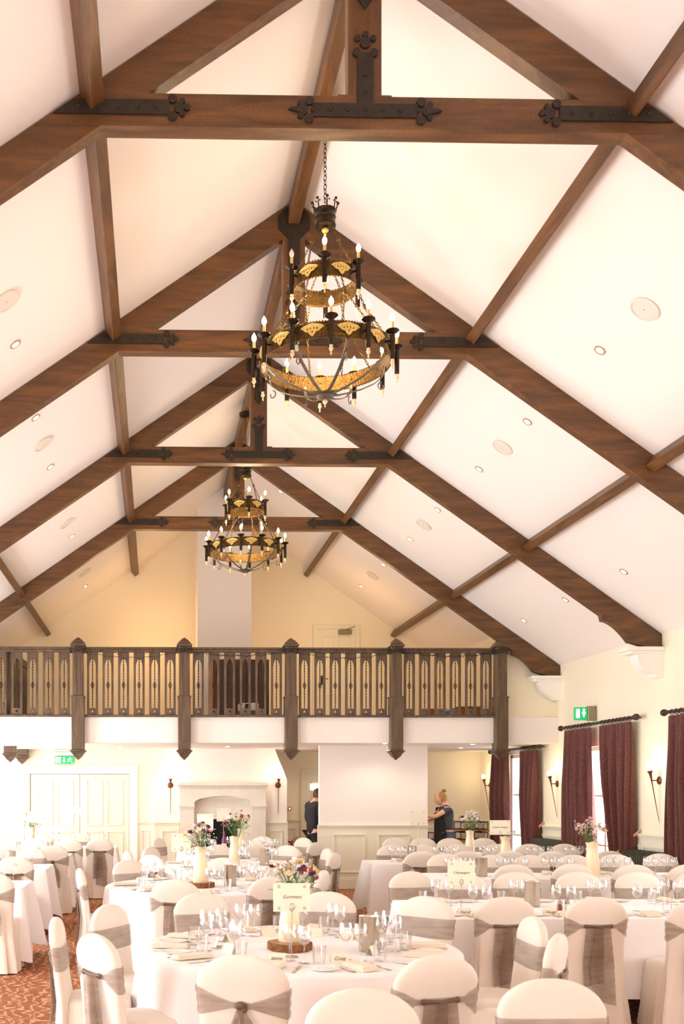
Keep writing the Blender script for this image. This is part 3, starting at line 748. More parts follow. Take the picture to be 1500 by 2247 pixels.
pl = ['', 'leftmost in view, beside the green exit sign', 'second from the left, left of the chimney breast', 'third from the left, below the closed end of the chimney breast', 'fourth from the left, in front of the white screen wall', 'last on the right, in front of the far curtain']
PF = First(make_post('x'))
for k, x in enumerate(PX):
    if k: PF((x, GY-.02, 0), 0, 'carved oak gallery post, '+pl[k])
PF((-2.47, 17.2, 0), 0, 'oak gallery post on the side return, its pendant hanging at the far left')
PF((-2.43, 18.43, 0), 0, 'rear oak gallery post on the side return, pendant just right of another at far left')
def lancet(w, z0, z1, za):
    return [(-w, z0), (-w, za), (-w*.86, za+(z1-za)*.4), (-w*.5, za+(z1-za)*.78), (0, z1), (w*.5, za+(z1-za)*.78), (w*.86, za+(z1-za)*.4), (w, za), (w, z0)]
def baluster_meshes():
    hole = lancet(.052, 2.955, 3.745, 3.62)
    tre = []
    for a in range(18):
        q = 2*pi*a/18+pi/2; rr = .013+.009*abs(cos(1.5*(q-pi/2))); tre.append((rr*cos(q), 2.905+rr*sin(q)))
    mb = plate([[(-.087, 2.845), (.087, 2.845), (.087, 3.85), (-.087, 3.85)], hole, tre], .035)
    r_ = MB(); pts = [(0, 0, 2.955+.79*k/30) for k in range(31)]
    r_.tube(pts, .0045, 6)
    for j in range(2):
        r_.tube([(.006*cos(k*.9+j*pi), .006*sin(k*.9+j*pi), 2.96+.78*k/60) for k in range(61)], .0035, 4)
    for j in range(4):
        r_.tube([(.028*sin(pi*k/8)*cos(j*pi/2+k*.5), .028*sin(pi*k/8)*sin(j*pi/2+k*.5), 3.27+.1*k/8) for k in range(9)], .0045, 5)
    r_.ball((0, 0, 3.265), .011, 6, 4).ball((0, 0, 3.375), .011, 6, 4)
    return mb, r_
bal_mb, rod_mb = baluster_meshes()
bal0 = rod0 = None
def make_bay(x0, x1, y, label, rz=0, org=None):
    global bal0, rod0
    t = thing('balustrade_panel', label, 'balustrade', (x0, y, 0), rz, 'gallery balustrade panels')
    L = x1-x0
    MB().bbox(0, L, -.06, .06, 3.885, 3.92, .01).bbox(0, L, -.045, .045, 3.845, 3.885, .006).build('handrail', M['oak'], t)
    MB().bbox(0, L, -.055, .04, 2.815, 2.85, .005).build('bottom_rail', M['oak'], t)
    n = max(1, round(L/.248)); 
    for k in range(n):
        if bal0 is None:
            b = bal_mb.build('baluster', M['oak'], t); r_ = rod_mb.build('iron_rod', M['iron'], b); bal0, rod0 = b, r_
        else:
            b = bal0.copy(); COL.objects.link(b); b.parent = t; r_ = rod0.copy(); COL.objects.link(r_); r_.parent = b
        b.location = (L*(k+.5)/n, 0, 0)
    return t
bl = ['at the far left of the gallery', 'between the first and second posts', 'between the second and third posts, in front of the projector', 'between the third and fourth posts, in front of the gallery door', 'at the right end of the gallery']
for k in range(5):
    make_bay(PX[k]+.1, PX[k+1]-.1, GY, 'pierced oak balustrade panel '+bl[k])
make_bay(0, 1.15, 0, 'side return of the oak balustrade running back at the far left').location = (-2.32, GY+.1, 0)
bpy.data.objects['balustrade_panel.005'].rotation_euler = (0, 0, pi/2)
o = make_bay(0, 1.1, 0, 'rear length of the side return balustrade at the far left'); o.location = (-2.34, 17.3, 0); o.rotation_euler = (0, 0, pi/2)
# string lights twisted along the handrail
mb = MB(); pts = []; pts2 = []
for k in range(1, 5):
    a, b = PX[k], PX[k+1]
    for j in range(25):
        f = j/24; x = a+(b-a)*f; pts.append((x, GY-.135-.01*sin(j*2.1), 3.86-.11*4*f*(1-f)*(.8+.3*(k % 2))+.012*sin(j*1.7))); pts2.append((x, GY-.14+.01*sin(j*1.3), 3.88-.09*4*f*(1-f)*(.7+.4*((k+1) % 2))+.015*sin(j*1.1+k)))
mb.tube(pts, .005, 4).tube(pts2, .004, 4)
for p in pts[::2]+pts2[1::2]: mb.tube([p, (p[0], p[1]-.008, p[2]-.028)], .005, 4)
for k in range(1, 6):
    for z in (3.83, 3.86, 3.89):
        x = PX[k]; mb.tube([(x+.13*cos(a), GY-.02+.13*sin(a), z+.008*sin(3*a)) for a in [2*pi*q/16 for q in range(16)]], .006, 4, close=True)
tag(mb.build('string_lights', M['wire']), 'dark string lights looped along the gallery handrail', 'string lights')

# things standing on the gallery
t = thing('wooden_cupboard', 'dark wooden cupboard with pine edge behind the gallery balustrade', 'cupboard', (1.55, 17.55, GZ1))
MB().bbox(-.52, .45, -.02, .3, 0, 1.13, .006).build('carcass', M['cupboard'], t)
mb = MB()
for k in range(5): mb.bbox(-.42+.17*k, -.29+.17*k, -.045, -.02, .06, 1.08, .01)
mb.build('front_slats', M['cupboard'], t); MB().bbox(-.6, -.53, -.04, .3, 0, 1.15, .006).build('pine_post', M['pine'], t)
t = thing('projector_stand', 'low dark wooden stand under the white projector on the gallery', 'stand', (1.56, 16.75, GZ1))
MB().bbox(-.26, .26, -.18, .18, .11, .14, .004).build('top', M['oak'], t)
for a in (-.23, .23):
    for b in (-.15, .15): MB().bbox(a-.02, a+.02, b-.02, b+.02, 0, .11, .003).build('leg', M['oak'], t)
t = thing('projector', 'white projector with dark round lens standing behind the balustrade', 'projector', (1.56, 16.75, GZ1+.14))
MB().bbox(-.165, .165, -.13, .13, .01, .15, .02).build('body', M['proj'], t)
mb = MB().lathe([(.045, 0), (.055, -.02), (.052, -.03), (.04, -.028)], 20, tr(-.02, -.13, .08) @ rot('X', -pi/2)); mb.v = [(x, 2*(-.13)-y, z) if False else (x, y, z) for x, y, z in mb.v]
MB().lathe([(.001, 0), (.045, .0), (.055, .02), (.05, .035), (.02, .03), (.001, .03)], 20, tr(-.02, -.125, .08) @ rot('X', pi/2)).build('lens', M['lens'], t, True)
for a in (-.12, .12): MB().lathe([(.001, 0), (.015, 0), (.015, .012), (.001, .012)], 10, tr(a, -.128, .125) @ rot('X', pi/2)).build('sensor', M['lens'], t)
for x, w, h, m_, nm, lb in ((4.75, .34, .2, 'carton', 'cardboard_box', 'brown cardboard box on the gallery floor at the right, left of a blue bag'), (5.3, .42, .24, 'carton', 'cardboard_box', 'wide brown cardboard box against the right end of the gallery')):
    t = thing(nm, lb, 'box', (x, 17.0, GZ1)); MB().bbox(-w/2, w/2, -.14, .14, 0, h, .004).build('body', M[m_], t)
    MB().box(-w/2, w/2, -.14, -.28, h, h+.004).build('flap', M[m_], t)
mb = MB().ball((0, 0, .1), .11, 12, 8, (1, .7, 1)); mb.ball((.05, 0, .17), .06, 8, 6, (1, .6, 1.1)); o = mb.build('plastic_bag', M['bluebag'], None, True, (5.02, 17.0, GZ1)); tag(o, 'blue plastic bag on the gallery floor between two cardboard boxes', 'bag')
mb = MB().ball((0, 0, .09), .1, 12, 8, (1.1, .7, .9)); o = mb.build('black_bag', M['rubber'], None, True, (4.3, 17.0, GZ1)); tag(o, 'small black bag on the gallery floor left of the cardboard boxes', 'bag')

# ------------------------------------------------------------------ fireplace
t = thing('fireplace', 'pale stone fireplace with shallow arch and black hearth opening', 'fireplace', (1.23, 18.3, 0))
st = plate([[(-.78, 0), (-.78, 1.72), (.78, 1.72), (.78, 0), (.52, 0), (.52, 1.40), (.505, 1.46), (.42, 1.50), (.2, 1.545), (0, 1.56), (-.2, 1.545), (-.42, 1.50), (-.505, 1.46), (-.52, 1.40), (-.52, 0)]], .16, tr(0, -.08, 0))
st.build('surround', M['stone'], t)
MB().bbox(-.83, .83, -.24, 0, 1.735, 1.80, .01).bbox(-.8, .8, -.2, 0, 1.70, 1.735, .008).build('mantel_shelf', M['stone'], t)
mb = MB()
for s_ in (-1, 1):
    a, b = sorted((s_*.80, s_*.505)); mb.bbox(a, b, -.19, 0, 1.35, 1.40, .008); a, b = sorted((s_*.79, s_*.515)); mb.bbox(a, b, -.175, 0, 1.32, 1.35, .005); mb.bbox(a, b, -.18, 0, 0, .2, .008)
mb.build('pilaster_cap', M['stone'], t)
mb = plate([[(-.54, 0), (-.54, 1.57), (.54, 1.57), (.54, 0), (.34, 0), (.34, 1.13), (-.34, 1.13), (-.34, 0)]], .04, tr(0, .03, 0)); mb.build('inner_slip', M['stone'], t)
MB().box(-.36, .36, .05, .07, 0, 1.15).build('firebox', M['black'], t)
MB().bbox(-.8, .8, -.5, 0, 0, .04, .006).build('hearth_slab', M['stone'], t)

# ------------------------------------------------------------------ torch wall lights
def make_torch(label):
    t = thing('torch_wall_light', label, 'wall light', (0, 0, 0), 0, 'torch wall lights')
    # local: wall at y=0, room towards -y
    MB().lathe([(.001, 0), (.05, 0), (.052, .012), (.035, .025), (.001, .03)], 18, tr(0, 0, 0) @ rot('X', pi/2)).build('wall_plate', M['copper'], t, True)
    MB().tube([(0, -.02, 0), (0, -.1, 0)], .008, 8).build('arm', M['copper'], t, True)
    a = rot('X', .18); Tt = tr(0, -.105, 0) @ a
    MB().lathe([(.007, -.06), (.010, .0), (.018, .08), (.034, .125), (.036, .13), (.03, .13)], 14, Tt).build('torch_cup', M['copper'], t, True)
    MB().lathe([(.001, -.56), (.004, -.5), (.007, -.06)], 8, Tt).build('torch_rod', M['copper'], t, True)
    MB().lathe([(.028, .125), (.036, .15), (.036, .175), (.026, .2), (.012, .215), (.001, .22)], 14, Tt).build('flame_shade', M['flame'], t, True)
    return t
TF = First(make_torch('x'))
for x, y, z, rz, lb in ((.285, 18.3, 1.75, 0, 'on the chimney breast left of the fireplace'), (2.25, 18.3, 1.75, 0, 'on the chimney breast right of the fireplace'),
                        (XR, 19.15, 1.75, pi/2*1, 'on the right wall, farthest away beyond the last curtains'), (XR, 15.93, 1.76, pi/2, 'on the right wall between the two farther windows'), (XR, 12.68, 1.78, pi/2, 'on the right wall, nearest the camera')):
    TF((x, y, z), rz if rz == 0 else -pi/2, 'copper torch wall light '+lb)
    dx, dy = (0, -.24) if rz == 0 else (-.24, 0)
    light('POINT', 'torch_light', (x+dx, y+dy, z+.2), 4.5, (1, .78, .5), .05)

# ------------------------------------------------------------------ safety signs, extinguisher
def running_sign(T, parent, w, h):
    def done(m_, nm):
        m_.v = [tuple(T @ Vector(v)) for v in m_.v]; m_.build(nm, M['sign_white'], parent)
    done(MB().box(-.46*w, -.18*w, -.003, 0, -.38*h, .38*h), 'door_symbol')
    done(MB().prism([(-.04*w, .38*h), (.02*w, .38*h), (.02*w, -.05*h), (.07*w, -.05*h), (-.01*w, -.38*h), (-.09*w, -.05*h), (-.04*w, -.05*h)], -.003, 0), 'arrow_symbol')
    m_ = MB(); m_.ball((.30*w, -.001, .27*h), .035*w, 8, 4, (1, .05, 1))
    m_.beam((.28*w, 0, .24*h), (.22*w, 0, -.08*h), .003, .05*w, (1, 0, 0)).beam((.22*w, 0, -.06*h), (.34*w, 0, -.2*h), .003, .03*w, (1, 0, 0)).beam((.34*w, 0, -.18*h), (.44*w, 0, -.36*h), .003, .03*w, (1, 0, 0))
    m_.beam((.22*w, 0, -.06*h), (.17*w, 0, -.3*h), .003, .03*w, (1, 0, 0)).beam((.27*w, 0, .15*h), (.42*w, 0, .02*h), .003, .025*w, (1, 0, 0)).beam((.27*w, 0, .17*h), (.16*w, 0, .08*h), .003, .025*w, (1, 0, 0))
    done(m_, 'running_figure_symbol')
t = thing('exit_sign', 'green exit sign with down arrow and running figure above the double door', 'exit sign', (-1.665, YLW-.05, 2.215))
MB().bbox(-.175, .175, -.01, .03, -.07, .07, .004).build('sign_plate', M['green_sign'], t); running_sign(tr(0, -.011, 0), t, .35, .14)
t = thing('emergency_light', 'white emergency light box fixed above the green exit sign', 'light', (-1.68, YLW-.05, 2.345))
MB().bbox(-.185, .185, -.04, .05, -.045, .015, .006).build('housing', M['white'], t); MB().bbox(-.17, .17, -.03, .05, .02, .062, .006).build('diffuser', M['speaker'], t)
t = thing('exit_sign', 'small green exit sign projecting from the right wall above the curtain pole', 'exit sign', (6.22, 14.52, 2.775))
MB().bbox(-.095, .095, -.01, .03, -.095, .095, .004).build('sign_plate', M['green_sign'], t)
MB().box(-.075, -.02, -.014, -.01, -.065, .07).build('door_symbol', M['sign_white'], t); MB().prism([(.025, .07), (.055, .07), (.055, .02), (.07, .02), (.04, -.06), (.01, .02), (.025, .02)], -.014, -.01).build('arrow_symbol', M['sign_white'], t)
MB().bbox(.1, .23, -.02, .06, -.1, .11, .006).build('wall_bracket', M['hinge'], t)
t = thing('notice', 'small red and white fire notice on the recess wall above the dado', 'notice', (2.66, YE-.004, 1.22))
MB().box(-.035, .035, -.004, 0, .04, .11).build('red_panel', M['red'], t); MB().box(-.03, .03, -.004, 0, -.1, .035).build('white_panel', M['card'], t)
m_ = MB().box(-.015, .015, -.006, -.004, .055, .095); m_.build('pictogram', M['sign_white'], t)
t = thing('fire_extinguisher', 'red fire extinguisher with black hose standing in the recess by the chimney breast', 'fire extinguisher', (2.62, 19.2, 0))
MB().lathe([(.001, 0), (.08, 0), (.085, .02), (.085, .5), (.07, .57), (.03, .61), (.03, .63)], 20).build('cylinder', M['red'], t, True)
mb = MB().bbox(-.025, .025, -.02, .02, .62, .68, .005); mb.beam((0, 0, .68), (.12, 0, .76), .02, .012).beam((0, 0, .66), (.12, 0, .69), .02, .012); mb.build('valve_handle', M['red'], t)
MB().tube([(-.02, 0, .66), (-.08, -.01, .68), (-.12, -.02, .6), (-.11, -.03, .4), (-.1, -.03, .25)], .014, 8).build('hose', M['rubber'], t, True)
MB().lathe([(.0865, .18), (.0865, .34)], 20, cap=False).build('instruction_label', M['card'], t)

# ------------------------------------------------------------------ curtains, poles, radiators
def curtain(y_out, top_in, bot_in, z1, z0, x, n=9, seed=0, x_out=0):
    rnd = random.Random(seed); ph = [rnd.uniform(0, 6) for _ in range(4)]; mb = MB()
    NU, NV = n*12, 24
    def f(u, v, off=0):
        z = z1+(z0-z1)*v; yin = top_in+(bot_in-top_in)*min(1, v*1.3)**1.5
        waist = 1.0
        y = y_out+(yin-y_out)*u
        a = .022+.042*min(1, v*3)
        xx = x-.02+a*sin(2*pi*n*u+.5*sin(3*v+ph[0]))+.4*a*sin(2*pi*n*.47*u+ph[1]+v)+off
        return Vector((xx, y+.012*sin(v*5+u*9+ph[2])*v, z))
    mb.grid(NU, NV, lambda u, v: f(u, v)); k = len(mb.v)
    mb.grid(NU, NV, lambda u, v: f(u, v, .012))
    return mb
def make_window_dressing(yc, zt, labs, polelab, out, tin, bin_, sd, tie=None, xo=6.33):
    t = thing('curtain_pole', polelab, 'curtain pole', (0, 0, 0), 0, 'curtain poles on the right wall')
    y0, y1 = out[1]-.12, out[0]+.12
    pb = MB().tube([(xo, y0, zt+.05), (xo, y1, zt+.05)], .022, 12); pb.ball((xo, y0-.02, zt+.05), .045, 12, 8).ball((xo, y1+.02, zt+.05), .045, 12, 8).ball((xo, y0+.05, zt+.05), .03, 10, 6, (1, .6, 1)).ball((xo, y1-.05, zt+.05), .03, 10, 6, (1, .6, 1))
    pb.build('pole', M['pole'], t, True)
    for yy in (y0+.1, y1-.1): MB().tube([(xo, yy, zt+.05), (XR, yy, zt+.05)], .012, 8).build('pole_bracket', M['pole'], t)
    for k in (0, 1):
        c = curtain(out[k], tin[k], bin_[k], zt, .05, xo, 7, sd+k).build('curtain', M['velvet'], None, True); tag(c, labs[k], 'curtain', 'maroon velvet curtains')
        r_ = MB()
        for j in range(8):
            yy = out[k]+(tin[k]-out[k])*(j+.5)/8; r_.tube([(xo+.032*cos(q), yy, zt+.043+.032*sin(q)) for q in [2*pi*s/12 for s in range(12)]], .005, 5, close=True)
        r_.build('curtain_rings', M['pole'], c)
make_window_dressing(17.75, 2.33, ['maroon velvet curtain, far half of the farthest window', 'maroon velvet curtain, near half of the farthest window, under the gallery'], 'dark curtain pole under the gallery above the farthest window',
                     (18.66, 16.5), (17.80, 17.22), (17.66, 17.0), 3)
make_window_dressing(14.45, 2.57, ['maroon velvet curtain, far half of the window below the projecting exit sign', 'maroon velvet curtain, near half of the window below the projecting exit sign'], 'dark curtain pole with ball ends below the projecting exit sign',
                     (15.37, 13.2), (14.44, 14.12), (14.24, 13.66), 7)
make_window_dressing(11.2, 2.57, ['maroon velvet curtain cut off by the right picture edge', 'maroon velvet curtain of the third window, beyond the picture edge'], 'dark curtain pole end at the right picture edge',
                     (12.2, 10.1), (11.33, 11.1), (11.1, 10.75), 11)
for y0, y1, lb in ((12.35, 13.45, 'nearer of the two, below the nearest wall light'), (15.4, 16.65, 'farther one between the two far windows')):
    t = thing('radiator', 'dark column radiator on the right wall, '+lb, 'radiator', (6.33, y0, 0), 0, 'cast-iron radiators')
    n = int((y1-y0)/.062)
    for k in range(n):
        s_ = MB(); yy = (k+.5)*.062
        s_.tube([(-.07, yy, .12), (-.07, yy, .78), (-.045, yy, .84), (.0, yy, .86), (.045, yy, .84), (.07, yy, .78), (.07, yy, .12), (.0, yy, .09)], .023, 8, close=True).tube([(0, yy, .1), (0, yy, .84)], .02, 8)
        s_.build('radiator_section', M['radiator'], t, True)
    f_ = MB().tube([(0, .0, .14), (0, n*.062, .14)], .018, 8).tube([(0, 0, .8), (0, n*.062, .8)], .018, 8)
    for yy in (.06, n*.062-.06): f_.tube([(-.06, yy, .12), (-.06, yy, 0)], .018, 8).tube([(.06, yy, .12), (.06, yy, 0)], .018, 8)
    f_.build('pipes_and_feet', M['radiator'], t)
    MB().tube([(0, -.03, .12), (0, -.07, .12), (0, -.07, 0)], .012, 8).build('valve_pipe', M['radiator'], t)
for y, lb in ((13.2, 'pale pink cotton tieback slung from the wall to the near curtain of the middle window'), (16.5, 'pale cotton tieback hanging beside the near curtain of the farthest window')):
    mb = MB().tube([(6.43, y-.05, 1.13), (6.38, y, 1.06), (6.28, y+.22, .84) if y < 15 else (6.36, y+.06, 1.0), (6.24, y+.42, .70) if y < 15 else (6.35, y+.12, .92)], [.012, .018, .022, .016], 8); tag(mb.build('curtain_tieback', M['tie'], None, True), lb, 'tieback', 'cotton curtain tiebacks')

# ------------------------------------------------------------------ covered chairs
def sup(a, hw, hd, p=3.2):
    c, s = cos(a), sin(a); return (hw*math.copysign(abs(c)**(2/p), c), hd*math.copysign(abs(s)**(2/p), s))
def back_loop(z, grow=0.0, seed=0, n=44, hem=0.0):
    if z > .775:
        f = min(1, (z-.775)/.147); hw = .209*(1-f**2.1)**.5+.004; hd = .036*(1-f**4)**.5+.004
    else:
        hw = .209-.010*sin(pi*min(1, max(0, (z-.2)/.57)))+.03*max(0, (.3-z)/.3); hd = .038+.035*max(0, (.45-z)/.45)
    yc = -.055*(z-.45)/.45+.045 if z > .45 else .045
    out = []
    for k in range(n):
        a = 2*pi*k/n; x, y = sup(a, hw+grow, hd+grow)
        w = max(0, (.66-z)/.66)*(.014+hem)
        d = w*sin(a*7+seed*1.3+z*1.2)+.5*w*sin(a*11+seed)
        L = hypot(x, y) or 1; out.append(Vector((x+x/L*d, y+yc+y/L*d, z)))
    return out
def back_pt(a, z, grow, seed):
    q = back_loop(z, grow, seed, 88); k = a/(2*pi)*88; i = int(k) % 88; f = k-int(k); return q[i].lerp(q[(i+1) % 88], f)
def make_chair(label, seed, style):
    t = thing('covered_chair', label, 'chair', (0, 0, 0), 0, 'fabric-covered banquet chairs with sashes')
    zs = [.012, .08, .16, .24, .32, .40, .47, .54, .60, .66, .70, .74, .775, .80, .825, .85, .87, .89, .905, .915, .9205]
    MB().loft([back_loop(z, 0, seed, 56, hem=.008) for z in zs]).build('back_cover', M['cover'], t, True)
    s_ = MB(); n = 64; loops = []
    for z, g in ((.012, .03), (.06, .026), (.1, .022), (.2, .014), (.32, .006), (.42, .0), (.455, -.004), (.475, -.02), (.482, -.06), (.484, -.14)):
        l = []
        for k in range(n):
            a = 2*pi*k/n; x, y = sup(a, .205+g, .19+g, 4); d = max(0, (.42-z)/.42)*.016*sin(a*9+seed*2)+max(0, (.42-z)/.42)*.009*sin(a*17+seed)
            L = hypot(x, y) or 1; l.append(Vector((x+x/L*d, y+.235+y/L*d, z)))
        loops.append(l)
    s_.loft(loops); s_.build('seat_cover', M['cover'], t, True)
    # sash round the back: flat band at the front, drawn together at the rear (towards -y)
    n = 72; rows = 6; loops = []; pin = .42 if style == 0 else .10; zk = .722 if style == 0 else .70
    for j in range(rows+1):
        l = []
        for k in range(n):
            a = 2*pi*k/n; hh, zc = .068, .712
            if sin(a) < 0:
                tt = abs(cos(a)); q = min(1, max(0, (tt-pin)/(.98-pin))); hh = .014+.054*q**.8; zc = zk+(.712-zk)*q
            g = 1-(hh/.068)
            z = zc+hh*(2*j/rows-1)
            l.append(back_pt(a, z, .006+.006*((j+(k//2)) % 2)*g+.004*(j % 2), seed))
        loops.append(l)
    sa = MB().loft(loops, cap=False).build('sash', M['sash'], t, True)
    yb = back_pt(1.5*pi, zk, 0, seed).y
    k_ = MB()
    if style == 0:
        for s2 in (-1, 1): k_.ball((s2*.085, yb-.010, zk), .015, 10, 6, (1.1, .7, 1))
        k_.tube([(-.09, yb-.012, zk+.004), (0, yb-.016, zk-.004), (.09, yb-.012, zk+.004)], .009, 8)
    else:
        k_.ball((0, yb-.016, zk), .022, 12, 8, (1.25, .7, .95)); k_.ball((.016, yb-.016, zk-.016), .015, 8, 6)
    k_.build('knot', M['knot'], sa, True)
    tails = ((-.028, .060, .072, .40, 0), (.03, .045, .085, .52, .010)) if style == 0 else ((-.03, .012, .062, .46, 0), (.045, .012, .055, .33, .012))
    for x0, w0, w1, ln, off in tails:
        tl_ = MB()
        def f(u, v):
            w = w0+(w1-w0)*min(1, u*2); x = x0*(min(1, u*3) if style else 1)+(v-.5)*2*w
            z = zk-ln*u-.04*(v-.5)*u*(1 if x0 > 0 else -1); y = back_pt(1.5*pi, max(.02, z), 0, seed).y-.014-off-.008*sin(v*10+seed+x0*40)*min(1, u*3)-.012*u
            return Vector((x, y, z))
        tl_.grid(16, 10, f); tl_.build('sash_tail', M['tail'], sa, True)
    return t
CF = [First(make_chair('x', 1, 0)), First(make_chair('x', 4, 0)), First(make_chair('x', 8, 1))]
def chair(x, y, ang, label, k=[0]):
    """ang: direction the sitter faces, degrees, 0 = +x, 90 = away from the camera"""
    k[0] += 1
    if label.count(' ') > 15: print('LONG', label)
    return CF[(k[0]*7 % 5) % 3]((x, y, 0), radians(ang-90), label)
def toward(x, y, c): return math.degrees(atan2(c[1]-y, c[0]-x))
TC1, TC3, TC4, TC5 = (.83, 5.80), (.45, 9.62), (.97, 12.4), (1.25, 14.85)
CH = []
def ring(tc, lst):
    for x, y, l in lst:
        d = hypot(x-tc[0], y-tc[1]); rmin = 1.16
        if d < rmin: x, y = tc[0]+(x-tc[0])*rmin/d, tc[1]+(y-tc[1])*rmin/d
        chair(x, y, toward(x, y, tc), l)
B_ = 'white-covered chair '
ring(TC1, [(.39, 4.45, B_+'back to us at the front edge of the nearest round table'),
           (1.25, 4.43, B_+'askew, brown sash, front right of the nearest round table'),
           (-.29, 5.11, B_+'lit bluish white, front left of the nearest round table'),
           (-.29, 6.43, B_+'facing us, wide tilted sash, far left of the nearest round table'),
           (-.56, 5.78, B_+'in narrow side view at the left of the nearest round table'),
           (.33, 7.13, B_+'facing us, far side of the nearest round table, left of its jug'),
           (1.24, 7.21, B_+'facing us right behind the flower jug of the nearest round table'),
           (1.87, 6.88, B_+'facing left with slanted sash, far right of the nearest round table'),
           (2.18, 5.75, B_+'facing left with a pale band, right side of the nearest round table'),
           (2.04, 5.06, B_+'in side view, low dark sash, right of the nearest round table')])
for x, y, l in ((.76, 3.66, 'facing us, cropped at the centre of the bottom picture edge'), (1.53, 3.84, 'largest and nearest, facing us at the bottom right')):
    chair(x, y, -90, B_+l)
for x, y, l, a in ((2.41, 6.84, 'back to us at the near side of the first right table, leftmost', 92), (3.03, 6.82, 'back to us with wide brown sash tails, middle of the first right table', 90),
                (3.62, 6.6, 'back to us at the right picture edge, first right table', 88)): chair(x, y, a, B_+l)
row = ['leftmost', 'second from left', 'third from left', 'fourth from left', 'fifth from left', 'rightmost']
for (x, y), l, a in zip(((2.31, 9.0), (2.72, 8.82), (3.23, 8.9), (3.79, 8.9), (4.33, 8.9), (4.88, 8.92)), row, (-80, -92, -90, -90, -90, -90)):
    chair(x, y, a, B_+'facing us across the first right table, '+l)
for (x, y), l in zip(((3.55, 9.85), (4.17, 9.92), (4.72, 9.8), (5.28, 9.82)), ('left of', 'just left of', 'just right of', 'farther right of')):
    chair(x, y, 90, B_+'back to us, second right table, '+l+' the pink flowers')
for (x, y), l in zip(((3.36, 11.55), (3.83, 11.32), (4.27, 11.3), (4.76, 11.3), (5.27, 11.36), (5.86, 11.5)), row):
    chair(x, y, -90, B_+'facing us across the second right table, '+l)
for (x, y), l in zip(((3.2, 12.0), (3.76, 12.02), (4.28, 12.02), (4.8, 12.02), (5.5, 12.04)), row):
    chair(x, y, 90, B_+'back to us at the third right table, '+l)
for (x, y), l in zip(((3.2, 13.45), (3.66, 13.52), (4.14, 13.56), (4.68, 13.6), (5.12, 13.6), (5.6, 13.6)), row):
    chair(x, y, -90, B_+'facing us across the third right table, '+l)
for (x, y), l in zip(((3.74, 15.5), (4.14, 15.4), (4.53, 15.3), (5.05, 15.3)), row):
    chair(x, y, -90, B_+'in the rearmost row on the right, '+l)
ring(TC3, [(-.68, 9.42, B_+'in side view in the aisle left of the second round table'),
           (.17, 8.22, B_+'back to us at the near left of the second round table'), (.97, 8.45, B_+'turned away at the near right of the second round table'),
           (1.53, 9.15, B_+'at the right side of the second round table'), (-.27, 10.6, B_+'facing us at the far left of the second round table'),
           (.74, 10.9, B_+'facing us at the far side of the second round table')])
ring(TC4, [(-.32, 12.05, B_+'in narrow side view left of the third round table'), (-.03, 11.4, B_+'pale blue, turned away, near left of the third round table'),
           (-.05, 13.0, B_+'facing us at the far left of the third round table'), (.85, 13.55, B_+'facing us at the far side of the third round table'),
           (1.77, 13.35, B_+'facing us at the far right of the third round table'), (2.17, 12.6, B_+'at the right of the third round table'),
           (2.1, 11.75, B_+'in side view, near right of the third round table')])
ring(TC5, [(.06, 15.5, B_+'facing us at the far left of the rear round table'), (.56, 15.9, B_+'facing us at the far side of the rear round table'),
           (1.72, 15.95, B_+'bluish white, facing us, far right of the rear round table'), (1.37, 13.66, B_+'back to us at the near side of the rear round table'),
           (2.3, 15.5, B_+'at the right of the rear round table, below the fire extinguisher'), (2.25, 14.1, B_+'with dark sash, near right of the rear round table')])
for x, y, a, l in ((-1.47, 9.02, 88, 'back to us at the left picture edge, nearest on the left'), (-1.55, 11.12, 90, 'bluish, back to us at the second left table'), (-2.15, 11.15, 90, 'back to us, second left table, left of the bluish one'),
                   (-1.62, 13.0, -90, 'facing us, pinkish, across the second left table'), (-2.2, 12.95, -90, 'facing us across the second left table at the picture edge'),
                   (-1.36, 13.42, 90, 'back to us with dark sash at the third left table'), (-1.95, 13.45, 90, 'back to us at the third left table, the left one'),
                   (-1.3, 15.2, 90, 'back to us at the fourth left table, the left one'), (-.84, 15.3, 90, 'seen down to the carpet, before the right leaf of the double door'),
                   (-2.3, 15.35, -90, 'facing us far left under the white flowers'), (-1.85, 15.38, -90, 'facing us beside the menu board, left group'),
                   (-2.5, 17.1, -90, 'facing us in the rear left corner'), (-1.95, 17.12, -90, 'facing us at the back of the fourth left table'), (-1.3, 17.1, -90, 'facing us at the back right of the fourth left table')):
    chair(x, y, a, B_+l)

# ------------------------------------------------------------------ tables and cloths
def round_table(c, label, clab, seed):
    t = thing('round_table', label, 'table', (c[0], c[1], 0), 0, 'round banquet tables')
    MB().lathe([(.001, .712), (.9, .712), (.905, .72), (.9, .738), (.001, .738)], 48).build('tabletop', M['oak'], t)
    for k in range(4):
        a = pi/4+k*pi/2; MB().tube([(.6*cos(a), .6*sin(a), 0), (.6*cos(a), .6*sin(a), .712)], .018, 8).build('leg', M['hinge'], t)
    n = 160; loops = []; rnd = random.Random(seed); ph = rnd.uniform(0, 6)
    for r_, z in ((.001, .742), (.45, .742), (.86, .742), (.912, .740), (.925, .730)):
        loops.append([Vector((r_*cos(2*pi*k/n), r_*sin(2*pi*k/n), z)) for k in range(n)])
    for j in range(1, 13):
        f = j/12; z = .73-.705*f; l = []
        for k in range(n):
            a = 2*pi*k/n; w = f**.8*(.045*sin(9*a+ph)+.028*sin(14*a+ph*2)+.012*sin(25*a)); r_ = .925+.05*f+w*.9
            l.append(Vector((r_*cos(a), r_*sin(a), z+.03*f*sin(4*a+ph))))
        loops.append(l)
    m_ = MB().loft(loops, cap=False); o = m_.build('tablecloth', M['cloth'], None, True, (c[0], c[1], 0)); tag(o, clab, 'tablecloth', 'white tablecloths')
